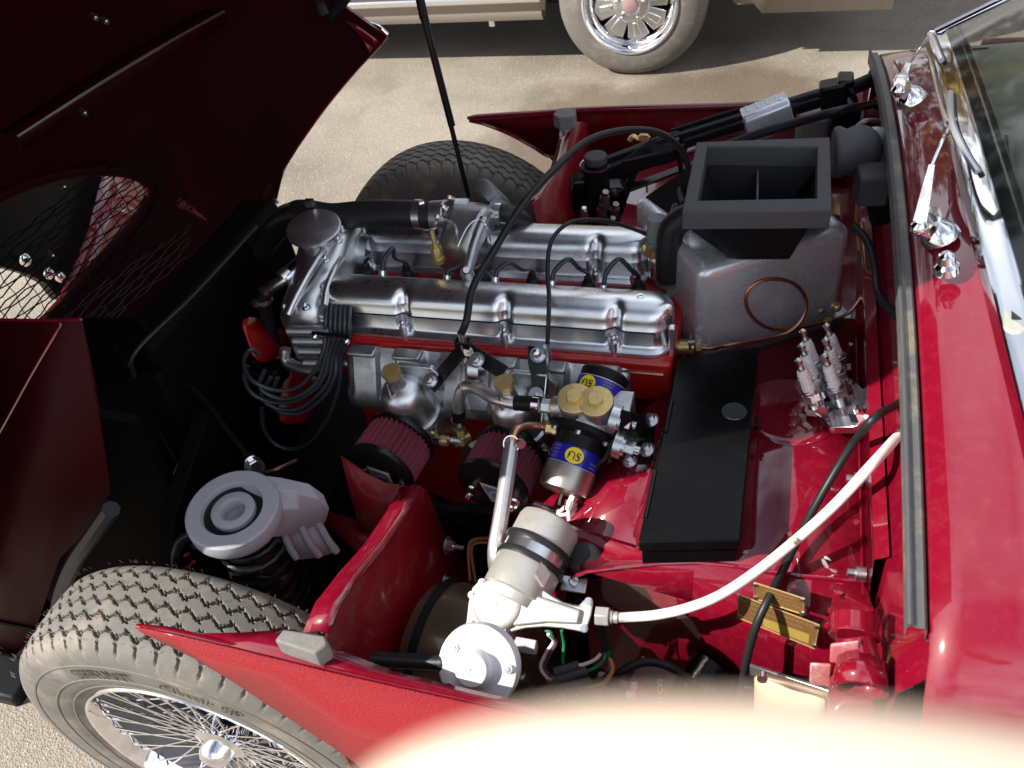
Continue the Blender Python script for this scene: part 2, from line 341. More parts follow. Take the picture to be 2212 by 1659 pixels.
# lower body sides with arches, as a strip from sill to waist
def side(y, s):
    arches = [(OX, .40), (OX-2.55, .40)]
    rows = []
    xs = [-4.05+i*0.04 for i in range(112)]
    lo, mid, hi = [], [], []
    for x in xs:
        z0 = 0.285 if x < OX+.55 else 0.24
        for ax, ar in arches:
            if abs(x-ax) < ar: z0 = max(z0, OR+sqrt(ar*ar-(x-ax)**2))
        lo.append(V((x, y+s*.02*(z0 > .3), z0))); mid.append(V((x, y-s*0.035, max(z0+.01, .55)))); hi.append(V((x, y+s*.05, max(z0+.02, .86))))
    b.grid([lo, mid, hi])
side(yf, 1); side(yf+1.66, -1)
b.grid([[V((x, y, z)) for y in (yf+.05, yf+.4, yf+.83, yf+1.2, yf+1.61)] for x, z in [(-4.1, .35), (-4.12, .6), (-4.05, .86), (-3.6, .92), (-3.3, .94)]])
b.grid([[V((x, y, z-.05*abs((y-yf-.83)/.78)**3)) for y in (yf+.05, yf+.4, yf+.83, yf+1.2, yf+1.61)] for x, z in [(-1.15, .93), (-.5, .915), (.25, .90), (.38, .84), (.42, .6), (.38, .35)]])
ob('body', b, SILVERP, pc, solid=0.004)
b = MB(); b.grid([[V((x, y, z)) for y in (yf+.22, yf+.6, yf+.83, yf+1.1, yf+1.44)] for x, z in [(-2.95, 1.36), (-2.4, 1.40), (-1.75, 1.38)]])
for y in (yf+.18, yf+1.48):
    for x0, x1 in ((-3.35, -2.98), (-2.36, -2.36), (-1.1, -1.72)): b.tube([(x0, y+(-.1 if y < yf+.8 else .1), .87), (x1, y, 1.38)], .035, n=6)
ob('roof', b, SILVERP, pc, solid=0.02)
b = MB()
for y, s in ((yf+.12, 1), (yf+1.54, -1)): b.poly([(-3.3, y-.05*s, .88), (-1.15, y-.05*s, .88), (-1.75, y+.08*s, 1.36), (-2.95, y+.08*s, 1.36)])
b.poly([(-1.12, yf+.1, .9), (-1.12, yf+1.56, .9), (-1.74, yf+1.44, 1.37), (-1.74, yf+.22, 1.37)]); b.poly([(-3.32, yf+.1, .9), (-3.32, yf+1.56, .9), (-2.96, yf+1.44, 1.36), (-2.96, yf+.22, 1.36)])
ob('window_glass', b, GLASSD, pc)
b = MB(); b.box((OX-1.3, OY+.79, .34), (3.7, 1.45, .14)); b.box((OX-1.3, OY+.8, .62), (4.2, 1.3, .5))
ob('underbody', b, UNDER, pc)
b = MB()
x0, x1 = -4.0+.35, OX-.425
b.grid([[V((x, yf-.006+d, z)) for x in (x0, x1)] for z, d in [(.372, .02), (.366, .004), (.35, -.008), (.333, -.008), (.322, .0), (.318, .02)]])
ob('chrome_sill_strip', b, CHROME, pc)
b = MB()
b.grid([[V((x, yf+d, z)) for x in (x0, x1)] for z, d in [(.318, .012), (.30, .0), (.262, .002), (.235, .02), (.232, .06), (.30, .1)]]); b.poly([(x1, yf+.0, .30), (x1, yf+.02, .235), (x1, yf+.08, .24), (x1, yf+.08, .318), (x1, yf+.012, .318)])
ob('sill', b, SILVERP, pc)
b = MB(); b.box((-1.37, yf+.05, .218), (.03, .02, .035)); ob('jacking_bracket', b, STEEL, pc, bevel=.004)
b = MB(); b.prism([(-.36+.08, yf+.03, .36), (.12, yf+.03, .36), (.10, yf+.03, .275), (-.24, yf+.03, .262)], (0, .12, 0)); ob('valance', b, GREYF, pc, bevel=.01)
def car_wheel(x, y, s):
    w = MB(); R = OR-.003
    w.lathe([(.19, -.02), (.205, -.03), (.24, -.028), (.285, -.018), (.31, .0), (.322, .02), (R, .035), (R, .15), (.31, .17), (.2, .17)], (x, y-.03*s, R-.002), (0, s, 0), n=64)
    wo = ob('wheel', w, TYRE, pc)
    d = MB(); o = V((x, y-.03*s, R-.002))
    d.lathe([(.206, -.028), (.212, -.036), (.203, -.04), (.192, -.03), (.186, .0), (.17, .012), (.165, .03), (.16, .05)], o, (0, s, 0), n=64)
    ob('rim_ring', d, CHROME, wo)
    d = MB(); d.lathe([(.168, .015), (.168, .06), (.03, .07)], o, (0, s, 0), n=48); ob('wheel_well', d, UNDER, wo)
    d = MB()
    for k in range(8):
        a = 2*pi*k/8+.2; u = V((cos(a), 0, sin(a))); v = V((-sin(a), 0, cos(a))); ax = V((0, s, 0))
        p = [o+u*.065+v*.029+ax*.0, o+u*.150+v*.050+ax*.012, o+u*.172+ax*.012, o+u*.150-v*.050+ax*.012, o+u*.065-v*.028+ax*.0]
        d.prism(p, ax*.03)
        d.prism([o+u*.085+v*.012-ax*.006, o+u*.15+v*.018+ax*.004, o+u*.15-v*.018+ax*.004, o+u*.085-v*.012-ax*.006], ax*.012)
    d.lathe([(.085, .03), (.085, -.004), (.07, -.014), (.045, -.016), (.04, -.026), (.001, -.028)], o, (0, s, 0), n=36)
    ob('rim_centre', d, STEEL, wo, bevel=.004)
    for k in range(5):
        a = 2*pi*k/5+.3; q = o+V((cos(a)*.062, -.012*s, sin(a)*.062)); d = MB(); d.hexa(q, q-V((0, .016*s, 0)), .012); d.ball(q-V((0, .016*s, 0)), .009, 8); ob('wheel_nut', d, CHROME, wo)
    d = MB(); d.lathe([(.033, -.024), (.032, -.034), (.02, -.038), (.001, -.039)], o, (0, s, 0), n=24); ob('hub_cap', d, mat('pale_red_cap_%d' % int(x*10), (.30, .20, .19), rough=.4), wo)
car_wheel(OX, OY-.10, 1); car_wheel(OX-2.55, OY-.10, 1); car_wheel(OX, OY+1.62, -1); car_wheel(OX-2.55, OY+1.62, -1)
# ================================================================ THE RED CAR
rc = thing('red_sports_car', 'dark red vintage sports car with its front bonnet tilted open over the engine bay', 'car', (0.6, YC, 0))
YN, YF = 0.405, 1.921
# --- side wings behind the front wheels
def wing(y, top, arch, s, m):
    o = [at(px, py, y=y) for px, py in top]
    o.append(V((.172, y, .86)))
    lowb = [V((o[-1].x, y, .25)), V((-.36, y, .25))]
    ar = [at(px, py, y=y) for px, py in arch]
    b = MB(); pts = o+lowb+ar[::-1]
    b.poly(pts); return ob('side_wing', b, m, rc, solid=.003)
wn = wing(YN, [(300, 1355), (380, 1372), (500, 1400), (600, 1425), (700, 1450), (850, 1484), (1060, 1530), (1250, 1568), (1500, 1600), (1750, 1640)], [(302, 1362), (345, 1383), (420, 1420), (500, 1468), (560, 1508), (640, 1560), (720, 1612), (780, 1655), (900, 1760)], 1, REDTEX)
# rolled top edges
b = MB(); b.tube([at(px, py, y=YN+.006) for px, py in [(296, 1353), (380, 1369), (500, 1397), (600, 1422), (700, 1447), (850, 1481), (1060, 1527), (1250, 1565), (1500, 1598), (1750, 1640)]], lambda t: .0035+.003*min(1, t*12), n=10)
ob('wing_edge', b, RED, rc)
# inner return flange beside the rubber block
b = MB()
top = [(380, 1372), (500, 1398), (600, 1420), (700, 1448), (850, 1482), (1060, 1528), (1250, 1566)]
o = [at(px, py, y=YN+.003) for px, py in top]
b.grid([o, [p+V((0, w, -.004)) for p, w in zip(o, (.004, .022, .04, .03, .018, .016, .016))]]); ob('wing_return_flange', b, RED, rc, solid=.002)
wf = wing(YF, [(1010, 256), (1040, 255), (1100, 251), (1170, 247), (1240, 241), (1330, 237), (1450, 234), (1600, 230), (1850, 216)], [(1012, 258), (1050, 268), (1100, 288), (1150, 315), (1185, 338), (1210, 365), (1230, 400), (1245, 440)], -1, REDIN)
b = MB(); b.tube([at(px, py, y=YF-.004) for px, py in [(1010, 255), (1040, 253), (1100, 249), (1170, 245), (1240, 239), (1330, 235), (1450, 232), (1600, 228), (1850, 214)]], lambda t: .004+.004*min(1, t*12), n=10)
ob('wing_edge', b, RED, rc)
b = MB(); b.tube([at(px, py, y=YF-.006) for px, py in [(1014, 260), (1050, 269), (1100, 289), (1150, 316), (1178, 334), (1196, 338)]], .005, n=8); ob('arch_edge', b, RED, rc)
# --- splash panels closing the wheel wells
XS = -.5
cr = [(700, 1392), (706, 1370), (732, 1305), (780, 1241), (834, 1177), (879, 1107), (908, 1053), (921, 1058), (956, 1142), (985, 1190), (1023, 1251)]
cw = [at(px, py, x=XS) for px, py in cr]
b = MB(); b.poly(cw+[V((XS, .93, .18)), V((XS, .41, .18)), V((XS, .41, .60))]); ob('splash_panel', b, REDIN, rc, solid=.003)
b = MB(); fl = cw[1:7]; b.grid([[p+V((.004, 0, .003)) for p in fl], [p+V((-.012, 0, .004)) for p in fl], [p+V((-.034, -.002, -.004)) for p in fl], [p+V((-.038, -.003, -.012)) for p in fl]])
ob('splash_panel_flange', b, RED, rc, solid=.002)
# inner wing (chassis side) plates ahead of it
b = MB(); yq = .80
b.poly([at(737, 985, y=yq), at(790, 1022, y=yq), at(832, 1043, y=yq), at(868, 1049, y=yq), at(900, 1053, y=yq), V((XS, yq, .42)), V((-.66, yq, .42))]); ob('inner_wing_plate', b, REDIN, rc, solid=.003)
b = MB(); b.poly([at(690, 1100, z=.50), at(760, 1120, z=.50), at(838, 1165, z=.50), at(822, 1195, z=.50), at(785, 1205, z=.49), at(700, 1130, z=.49)]); ob('inner_ledge', b, REDIN, rc, solid=.004)
# far splash panel and its flange
XT = -.45
cf = [(1240, 262), (1228, 300), (1222, 330), (1200, 385), (1170, 422), (1150, 440)]
cfw = [at(px, py, x=XT) for px, py in cf]
b = MB(); b.poly(cfw+[V((XT, 1.46, .48)), V((XT, 1.46, .2)), V((XT, 1.915, .2)), V((XT, 1.915, .72))]); ob('splash_panel', b, REDIN, rc, solid=.003)
b = MB(); b.grid([cfw, [at(px, py, x=XT-.03) for px, py in [(1212, 262), (1208, 300), (1200, 330), (1184, 380), (1160, 412), (1138, 432)]]]); ob('splash_panel_flange', b, RED, rc, solid=.002)
# --- footwell box (near side): top, sloped side, outer side panel
zt = .68
P = lambda px, py, z=zt: at(px, py, z=z)
A0, A1, A2, A3 = P(1270, 1235), P(1500, 1215), P(1700, 1241), P(1882, 1256)
b = MB(); bk = [V((A3.x, 1.26, zt)), V((-.105, 1.26, zt))]
b.poly([A1, A2, A3]+bk+[P(1447, 838), P(1410, 1040), P(1380, 1180)]); ob('footwell_top', b, RED, rc, solid=.002)
R0, R1, R2 = P(1447, 838), at(1150, 1110, z=.615), at(1225, 1262, z=.63)
b = MB(); b.poly([P(1380, 1180), P(1410, 1040), R0, R1]); b.poly([P(1380, 1180), R1, R2, A0, A1]); ob('footwell_ramp', b, RED, rc, solid=.002)
b = MB(); b.grid([[R0, R1, R2], [R0+V((-.012, -.006, -.03)), R1+V((-.014, -.006, -.06)), R2+V((-.01, -.01, -.06))], [V((-.17, 1.08, .4)), V((-.36, .9, .35)), V((-.28, .72, .35))]]); ob('ramp_side', b, REDIN, rc, solid=.002)
b = MB(); o = [R2, A0, A1, A2, A3]
SY = lambda x: .672-.33*(x+.0)
low = [V((p.x, SY(p.x)-.012, .3)) for p in o]
mid = [V((p.x, SY(p.x), .605)) for p in o]
b.grid([o, mid, low]); SP = ob('footwell_side', b, RED, rc, solid=.002, sharp=15)
b = MB(); b.tube([p+V((0, -.001, .0015)) for p in o], .0028, n=8, k=3); b.tube([A3, A3+V((.02, -.004, 0))], .0028, n=8); ob('footwell_edge_bead', b, RED, rc)
b = MB(); s0 = P(1862, 1000); b.box((.148, .97, zt+.004), (.0025, .56, .004)); ob('footwell_seam', b, RED, rc)
b = MB(); o = V((.068, .925, zt+.002)); b.lathe([(.075, 0), (.072, .0035), (.066, .005), (.001, .006)], o+V((-.02, .09, 0)), (0, 0, 1), n=40); ob('pressed_disc', b, RED, rc)
for px, py in [(1706, 1155), (1720, 845), (1612, 1195), (1850, 1128), (1838, 745), (1836, 812)]: b = MB(); q = P(px, py); b.ball(q, .0055, 8, (1, 1, .6)); ob('rivet', b, RED, rc)
b = MB(); b.lathe([(.032, 0), (.028, .008), (.012, .016), (.001, .017)], at(1302, 1155, z=.64), (-.15, -.1, 1), n=24); ob('pressed_boss', b, RED, rc)
# bulkhead wall rising from the footwell to the bonnet seal
ys = [.50+i*(1.33/24) for i in range(25)]
zs = lambda y: 1.0-.078*((y-YC)/.636)**2
b = MB(); b.grid([[V((.162, y, max(.45, .3)) ) for y in ys], [V((.162, y, .79)) for y in ys], [V((.192, y, .84)) for y in ys], [V((.194, y, zs(y)-.028)) for y in ys]]); ob('bulkhead', b, RED, rc, solid=.003)
b = MB(); b.grid([[V((.163, y, zt+.002)) for y in ys[3:22]], [V((.150, y, .72)) for y in ys[3:22]], [V((.146, y, .79)) for y in ys[3:22]], [V((.161, y, .80)) for y in ys[3:22]]]); ob('bulkhead_rib', b, RED, rc)
for y0 in (.62, .78): b = MB(); b.cyl((.150, y0+.09, .70), (.138, y0+.09, .70), .010, n=16); b.cyl((.14, y0+.09, .70), (.128, y0+.09, .70), .006, n=10); ob('panel_bolt', b, STEEL, rc)
# seal channel along the bonnet opening
def strip(x0, x1, dz0, dz1, yy=ys): return [[V((x0, y, zs(y)+dz0)) for y in yy], [V((x1, y, zs(y)+dz1)) for y in yy]]
b = MB(); b.grid([[V((x, y, zs(y)+dz)) for y in ys] for x, dz in [(.1525, -.022), (.152, -.003), (.155, .001), (.161, -.002), (.167, -.001), (.170, -.005), (.1705, -.02), (.194, -.026)]]); ob('bonnet_seal', b, SEALM, rc)
b = MB(); b.tube([V((.154, y, zs(y)+.001)) for y in ys], .0030, n=8, k=1); ob('seal_bead', b, FOAM, rc)
# scuttle panel
def sec(x, zoff=0.0, w=0.0):
    o = []
    for y, z in [(-.765, .25), (-.762, .45), (-.757, .65), (-.742, .78), (-.715, .86), (-.68, .905)]: o.append(V((x, YC+y-w, z+zoff*.5)))
    for i in range(21):
        y = -.62+1.24*i/20; o.append(V((x, YC+y, 1.0-.078*(y/.636)**2+zoff)))
    return o+[V((p.x, 2*YC-p.y, p.z)) for p in o[5::-1]]
XB = lambda y: .261+.074*(y-1.30)**2          # windscreen base line
ZB = lambda y: 1.022-.075*((y-YC)/.636)**2
b = MB(); b.grid([sec(.172, -.012), sec(.1745, -.003), sec(.20, .004), sec(.24, .013), sec(.268, .016), sec(.288, .010), sec(.292, -.03)]);
for sl_ in (slice(0, 7), slice(26, 33)): b.grid([sec(.29, .008)[sl_], sec(.36, .012)[sl_]])
ob('scuttle', b, RED, rc, sharp=60)
b = MB()
for s in (-1, 1):
    b.grid([[V((x, YC+s*(.76-(k == 3)*.02-(k == 4)*.06), z)) for k, z in enumerate((.25, .5, .7, .85, .915))] for x in (.362, .7, 1.1, 1.55)])
ob('door', b, RED, rc, solid=.02)
b = MB()
b.grid([[V((x, YC+y, z*h+(1-h)*.25)) for y, z in [(-.76, .25), (-.75, .7), (-.68, .9), (-.4, 1.0), (0, 1.03), (.4, 1.0), (.68, .9), (.75, .7), (.76, .25)]] for x, h in [(1.552, 1), (1.9, 1.02), (2.4, .96), (2.85, .8), (3.0, .55)]]); ob('tail', b, RED, rc)
b = MB()
b.grid([[V((x, YC+y*w, z-.12*abs(y)**2.5)) for y in (-.58, -.45, -.2, 0, .2, .45, .58)] for x, z, w in [(.74, 1.30, .92), (.95, 1.345, 1), (1.3, 1.345, 1), (1.7, 1.27, .95), (2.2, 1.10, .85), (2.6, .98, .7)]]); ob('roof', b, RED, rc, solid=.01)
# windscreen, frame, dash
def gl(y, t): return V((XB(y)+t*.50, y*(1-.10*t)+YC*.10*t, ZB(y)+.018+t*(.29+.01)))
yw = [.50+i*(1.326/24) for i in range(25)]
GL = bpy.data.materials.new('windscreen_glass'); GL.use_nodes = True
_n = GL.node_tree.nodes; _l = GL.node_tree.links; _n.remove(_n['Principled BSDF'])
_t = _n.new('ShaderNodeBsdfTransparent'); _t.inputs[0].default_value = (.86, .92, .88, 1); _g = _n.new('ShaderNodeBsdfGlossy'); _g.inputs['Roughness'].default_value = 0.07
_f = _n.new('ShaderNodeFresnel'); _f.inputs[0].default_value = 1.55; _m = _n.new('ShaderNodeMixShader'); _l.new(_f.outputs[0], _m.inputs[0]); _l.new(_t.outputs[0], _m.inputs[1]); _l.new(_g.outputs[0], _m.inputs[2])
_l.new(_m.outputs[0], _n['Material Output'].inputs['Surface'])
b = MB(); b.grid([[gl(y, t/6) for y in yw] for t in range(7)]); ob('windscreen', b, GL, rc)
b = MB(); b.grid([[V((XB(y)+dx, y, ZB(y)+dz)) for y in yw] for dx, dz in [(-.030, -.008), (-.026, .004), (-.016, .010), (-.006, .012), (.004, .019), (.014, .026), (.020, .024)]]); ob('windscreen_trim', b, CHROME, rc)
b = MB(); b.grid([[V((XB(y)+dx, y, ZB(y)+dz)) for y in yw] for dx, dz in [(.014, .018), (.019, .026), (.024, .028), (.028, .024)]]); ob('windscreen_rubber', b, RUBBER, rc)
b = MB()
for y in (yw[0], yw[-1]): b.tube([gl(y, 0)+V((-.012, 0, -.01)), gl(y, .3), gl(y, .65), gl(y, 1.0)], .011, n=10)
b.tube([gl(y, 1.0) for y in yw], .011, n=10, k=1); ob('windscreen_frame', b, CHROME, rc)
b = MB(); b.grid([[V((XB(y)+dx, y, 1.0+dz-.06*((y-YC)/.6)**2)) for y in yw] for dx, dz in [(.036, -.004), (.2, .006), (.34, .0), (.36, -.03), (.36, -.25)]])
DASHM = mat('grey_green_dash_top', (0.30, 0.32, 0.26), rough=0.7, var=0.12, vscale=30, bump=.2, bscale=200)
ob('dashboard', b, DASHM, rc)
for px, py in [(2168, 340), (2190, 640)]:
    q = at(px, py, z=1.008); b = MB(); xf = M.Translation(q) @ M.Rotation(radians(-6), 4, 'Z'); b.xf = xf
    pts = [(.012*cos(a)+(0), .06*(1 if sin(a) > 0 else -1)+.012*sin(a), 0) for a in [i*pi/8+.001 for i in range(16)]]; b.prism(pts, (0, 0, .006)); v = ob('demister_vent', b, mat('pale_vent_trim', (.36, .36, .31), rough=.5) if 'pale_vent_trim' not in MATS else MATS['pale_vent_trim'], rc)
    c = MB(xf=xf); c.box((0, 0, .0068), (.010, .105, .0016))
    ob('vent_slot', c, INK, v)
b = MB(); b.box((1.2, YC, .3), (1.6, 1.45, .05)); b.box((1.0, .80, .55), (.5, .5, .25)); b.box((1.25, .80, .8), (.12, .5, .5)); b.box((1.0, 1.53, .55), (.5, .5, .25)); b.box((1.25, 1.53, .8), (.12, .5, .5)); ob('cabin_seats', b, mat('seat_leather', (.06, .045, .03), rough=.6), rc, bevel=.03)
# tax disc / glass etch mark
b = text_mb('III', .012, lambda x, y: gl(1.155+y*1.0, .30)+V((x*.4, y*.2, .0)) + V((-.006, 0, .006))); ob('glass_mark', b, WPRINT, rc)
# --- wipers
def wiper(px, py, elbow, knuck, tip, hgt=.05):
    q = at(px, py, z=ZB(1.1)-.014+.0); b = MB(); up = V((-.16, 0, 1))
    b.lathe([(.024, -.004), (.023, .002), (.018, .012), (.010, .020), (.009, .026)], q, V((-.55, .1, 1)), n=24)
    w = ob('wiper', b, CHROME, rc)
    e = V(elbow); b = MB(); ax = V((-.55, .1, 1)).normalized(); t = q+ax*.022
    b.tube([t, t+ax*.012+V((-.006, .004, 0)), e], .0085, n=10); b.hexa(t+ax*.002, t+ax*.014, .012); b.box((e+t)/2, (.02, .026, .018), M.Rotation(.4, 3, 'Y')); b.ball(e, .0105, 12); ob('wiper_boss', b, CHROME, w, bevel=.002)
    b = MB(); k = V(knuck); z = (k-e).normalized(); sd = z.cross(V((0, 0, 1))).normalized(); up2 = sd.cross(z)
    b.grid([[e+sd*.0075*s1+up2*.006*s2 for s1, s2 in ((-1, -1), (-1, 1), (1, 1), (1, -1))], [(e+k)/2+sd*.006*s1+up2*.005*s2 for s1, s2 in ((-1, -1), (-1, 1), (1, 1), (1, -1))], [k+sd*.0035*s1+up2*.003*s2 for s1, s2 in ((-1, -1), (-1, 1), (1, 1), (1, -1))]], True)
    ob('wiper_arm', b, CHROME, w)
    b = MB(); tt = V(tip); b.tube([k, (k+tt)/2+V((0, 0, .004)), tt], .0025, n=8); b.ball(tt, .007, 10); ob('wiper_rod', b, CHROME, w)
    return w
wz = lambda px, py, z: at(px, py, z=z)
w1 = wiper(2030, 508, wz(1984, 492, 1.055), wz(2012, 360, 1.062), wz(2056, 262, 1.075))
w2 = wiper(1967, 214, wz(1939, 196, 1.05), wz(1962, 140, 1.05), wz(2012, 75, 1.05))
def blade(pts, root):
    b = MB(); b.tube(pts, .0045, n=8); ob('wiper_blade', b, STEEL, root); b = MB(); b.tube([V(p)+V((.006, 0, -.005)) for p in pts], .004, n=6); ob('blade_rubber', b, RUBBER, root)
blade([wz(2052, 200, 1.075), wz(2056, 262, 1.078), wz(2080, 320, 1.077), wz(2112, 372, 1.07)], w1)
blade([wz(2012, 75, 1.052), wz(2026, 110, 1.052), wz(2034, 130, 1.05)], w2)
b = MB(); q = at(2045, 582, z=1.015); b.lathe([(.015, -.003), (.014, .006), (.010, .010), (.009, .02), (.005, .024), (.001, .025)], q, (-.2, 0, 1), n=20); b.tube([q+V((-.004, 0, .018)), q+V((-.013, 0, .02))], .002, n=6); ob('washer_jet', b, CHROME, rc)
b = MB(); b.prism([V((.145, 1.22, .2)), V((.145, 1.22, .70)), V((.145, 1.60, .80)), V((.145, 1.90, .80)), V((.145, 1.90, .2))], (.012, 0, 0)); ob('far_toe_board', b, REDIN, rc)
b = MB(); b.box((.05, 1.60, .19), (.5, .64, .012)); ob('undertray', b, UNDER, rc)
b = MB(); b.box((-.02, .64, .20), (.36, .40, .012)); ob('undertray', b, UNDER, rc)
# ================================================================ front wheels of the red car
TH = M.Translation((0, 0, 0))
def tri(s, p): q = (s/p) % 1.0; return 4*abs(q-.5)-1
def tyre_mesh():
    b = MB(); NA, RT = 1152, .345; per = 2*pi*RT/64
    vs = [-.071+i*.142/82 for i in range(83)]; rows = []
    prof_in = [(.213, -.060), (.222, -.071), (.250, -.079), (.285, -.0815), (.308, -.079), (.322, -.0755)]
    def rad(v): return RT-.0045*(abs(v)/.06)**2-.010*max(0, (abs(v)-.052)/.02)**2
    grooves = [(-.050, 0), (-.025, .5), (0, 0), (.025, .5), (.050, 0)]
    cols = []
    for i in range(NA):
        a = 2*pi*i/NA; s = a*RT; ca, sa = cos(a), sin(a); col = []
        for r, y in prof_in: col.append((r*ca, y, r*sa))
        for v in vs:
            d = 0.0
            for k, (v0, ph) in enumerate(grooves):
                sg = 1 if k % 2 else -1; z = tri(s+ph*per, per)*.0062*sg; w = v-v0-z
                if abs(w) < .0021: d = max(d, .0070)
                for dr in (-1, 1):
                    q = ((s/per+ph+(.5 if dr*sg > 0 else 0)) % 1.0-.5)*per; t = (v-v0)*dr
                    if 0 < t < .0088 and abs(q-.75*t*dr) < .0017: d = max(d, .0070)
            if abs(v) > .0605:
                q = ((s/per*1.0+.25) % 1.0-.5)*per
                if abs(q-.2*v) < .0024: d = max(d, .005)
            r = rad(v)-d; col.append((r*ca, v, r*sa))
        for r, y in prof_in[::-1]: col.append((r*ca, -y, r*sa))
        cols.append(col)
    m = len(cols[0]); vv = [p for c in cols for p in c]; ff = []
    for i in range(NA):
        k = (i+1) % NA
        ff += [(i*m+j, k*m+j, k*m+j+1, i*m+j+1) for j in range(m-1)]
    b.v = [V(p) for p in vv]; b.f = ff
    return b.mesh('tyre', TYRE, 50)
TYM = tyre_mesh()
def side_y(r):  # outer sidewall bulge
    pr = [(.213, .060), (.222, .071), (.250, .079), (.285, .0815), (.308, .079), (.322, .0755), (.335, .071)]
    for (a, b), (c, d) in zip(pr, pr[1:]):
        if a <= r <= c: return b+(d-b)*(r-a)/(c-a)
    return .07
def front_wheel(cx, cy, s, rot, letters=False):
    TW = M.Translation((cx, cy, .345)) @ M.Rotation(rot, 4, 'Y'); ty = link('wheel', TYM, rc); ty.matrix_basis = TW
    T = M.Translation((cx, cy, .345)) @ (M.Identity(4) if s < 0 else M.Rotation(pi, 4, 'Z'))
    def sub(name, b, m, **k):
        b.xf = None; me = b.mesh(name, m); o = link(name, me, ty, **k); o.matrix_parent_inverse = TW.inverted(); return o
    def X(b): b.xf = T; return b
    b = X(MB()); b.lathe([(.204, -.046), (.209, -.064), (.2135, -.0725), (.2185, -.0735), (.221, -.070), (.2205, -.062)], (0, 0, 0), (0, 1, 0), n=96); sub('rim', b, CHROME)
    b = X(MB()); b.lathe([(.180, .055), (.182, .02), (.190, -.01), (.194, -.035), (.204, -.046)], (0, 0, 0), (0, 1, 0), n=96); sub('rim_well', b, MAROOND)
    b = X(MB())
    for r in (.236, .262, .298): b.lathe([(r-.002, -side_y(r-.002)+.001), (r-.0012, -side_y(r)-.0012), (r+.0012, -side_y(r)-.0012), (r+.002, -side_y(r+.002)+.001)], (0, 0, 0), (0, 1, 0), n=96)
    sub('sidewall_ring', b, TYRE)
    b = X(MB()); b.lathe([(.032, .06), (.034, -.02), (.042, -.03), (.043, -.045), (.030, -.05), (.026, -.066), (.020, -.074), (.008, -.078), (.001, -.078)], (0, 0, 0), (0, 1, 0), n=36)
    sub('hub', b, CHROME)
    b = X(MB()); b.lathe([(.16, .07), (.162, .045), (.15, .035), (.05, .03)], (0, 0, 0), (0, 1, 0), n=48); sub('brake_drum', b, DARKB)
    mes = []
    for k, (r0, y0, r1, y1, da) in enumerate([(.043, -.04, .203, -.054, .42), (.043, -.04, .203, -.054, -.42), (.034, .045, .193, -.005, .30), (.034, .045, .193, -.005, -.30)]):
        b = X(MB()); b.tube([V((r0*cos(0), y0, 0)), V((r1*cos(da), y1, r1*sin(da)))], .0021, n=6, k=1); mes.append(b.mesh('spoke', CHROME))
    if True:
        for j in range(22):
            for k in range(4):
                a = 2*pi*j/22+(k > 1)*.17+(k % 2)*.12
                o = link('spoke', mes[k], ty); o.matrix_parent_inverse = TW.inverted(); o.matrix_basis = T @ M.Rotation(a, 4, 'Y') @ T.inverted()
    if letters:
        for txt, a0, size in (('SPRINT', 1.80, .033), ('Classic SP', 1.22, .028)):
            def fn(x, y):
                r = .281+y; a = a0-x*1.08/.281
                return T @ V((r*cos(a), -side_y(r)-.0030, r*sin(a)))
            b = text_mb(txt, size, fn); o = link('sidewall_lettering', b.mesh('sidewall_lettering', TYRED), ty); o.matrix_parent_inverse = TW.inverted()
    return ty
WX = -.80
wh = front_wheel(WX, .496, -1, .03, True)
front_wheel(WX, 1.828, 1, .5)
# moulding whiskers on the new tyre
b = MB(); rr = random.Random(3)
for i in range(170):
    a = rr.uniform(.7, 2.9); v = rr.choice((-.066, .066, -.03, .03, 0)); p = V((WX+.344*cos(a), .496+v, .345+.344*sin(a)-.001)); d = V((cos(a), rr.uniform(-.2, .2), sin(a)))
    b.cyl(p, p+d*rr.uniform(.004, .009), .0004, n=3)
o = ob('tyre_nibs', b, TYRE, wh); o.matrix_parent_inverse = wh.matrix_basis.inverted(); o['kind'] = 'stuff'
# ================================================================ tilted bonnet
ST = [((-1.42, .24, .60), (-1.74, .20)), ((-1.50, .40, .60), (-1.82, .42)), ((-1.36, .50, .69), (-1.86, .62)), ((-1.30, .613, .707), (-1.84, .78)), ((-1.225, .693, .707), (-1.80, .90)), ((-1.114, .798, .707), (-1.74, 1.02)),
      ((-.908, .96, .707), (-1.6, 1.22)), ((-1.02, 1.05, .705), (-1.53, 1.33)), ((-.93, 1.14, .715), (-1.44, 1.45)), ((-.78, 1.27, .72), (-1.30, 1.60)), ((-.64, 1.54, .72), (-1.0, 1.86)), ((-.42, 2.05, .72), (-.56, 2.16))]
def bon(e, r, f, off=0.0):
    c, s = cos(f), sin(f); sy = (abs(c)**.55)*(1 if c > 0 else -1); k = abs(s)**.8
    y = YC-(e[2]-off)*sy; ed = V((e[0], 0, e[1])); rd = V((r[0], 0, r[1])); d = (rd-ed); L_ = d.length
    p = ed+d*(k*(1-off/L_)); return V((p.x, y, p.z))
NF = 72
def in_mouth(p): return ((p.y-YC-.09)/.52)**2+((p.z-.60)/.165)**2 < 1 and p.x < -1.30
rows = []
fine = []
for i in range(len(ST)-1):
    n = 7 if 0 < i < 5 else 2
    for j in range(n):
        t = j/n; a, c = ST[i], ST[i+1]
        fine.append((tuple(u+(v-u)*t for u, v in zip(a[0], c[0])), tuple(u+(v-u)*t for u, v in zip(a[1], c[1]))))
fine.append(ST[-1])
rows = [[bon(e, r, pi*j/NF) for j in range(NF+1)] for e, r in fine]
b = MB(); b.grid(rows)
b.f = [f for f in b.f if not in_mouth(sum((b.v[i] for i in f), V())/4)]
bn = ob('bonnet', b, RED, rc, solid=.004, sharp=60)
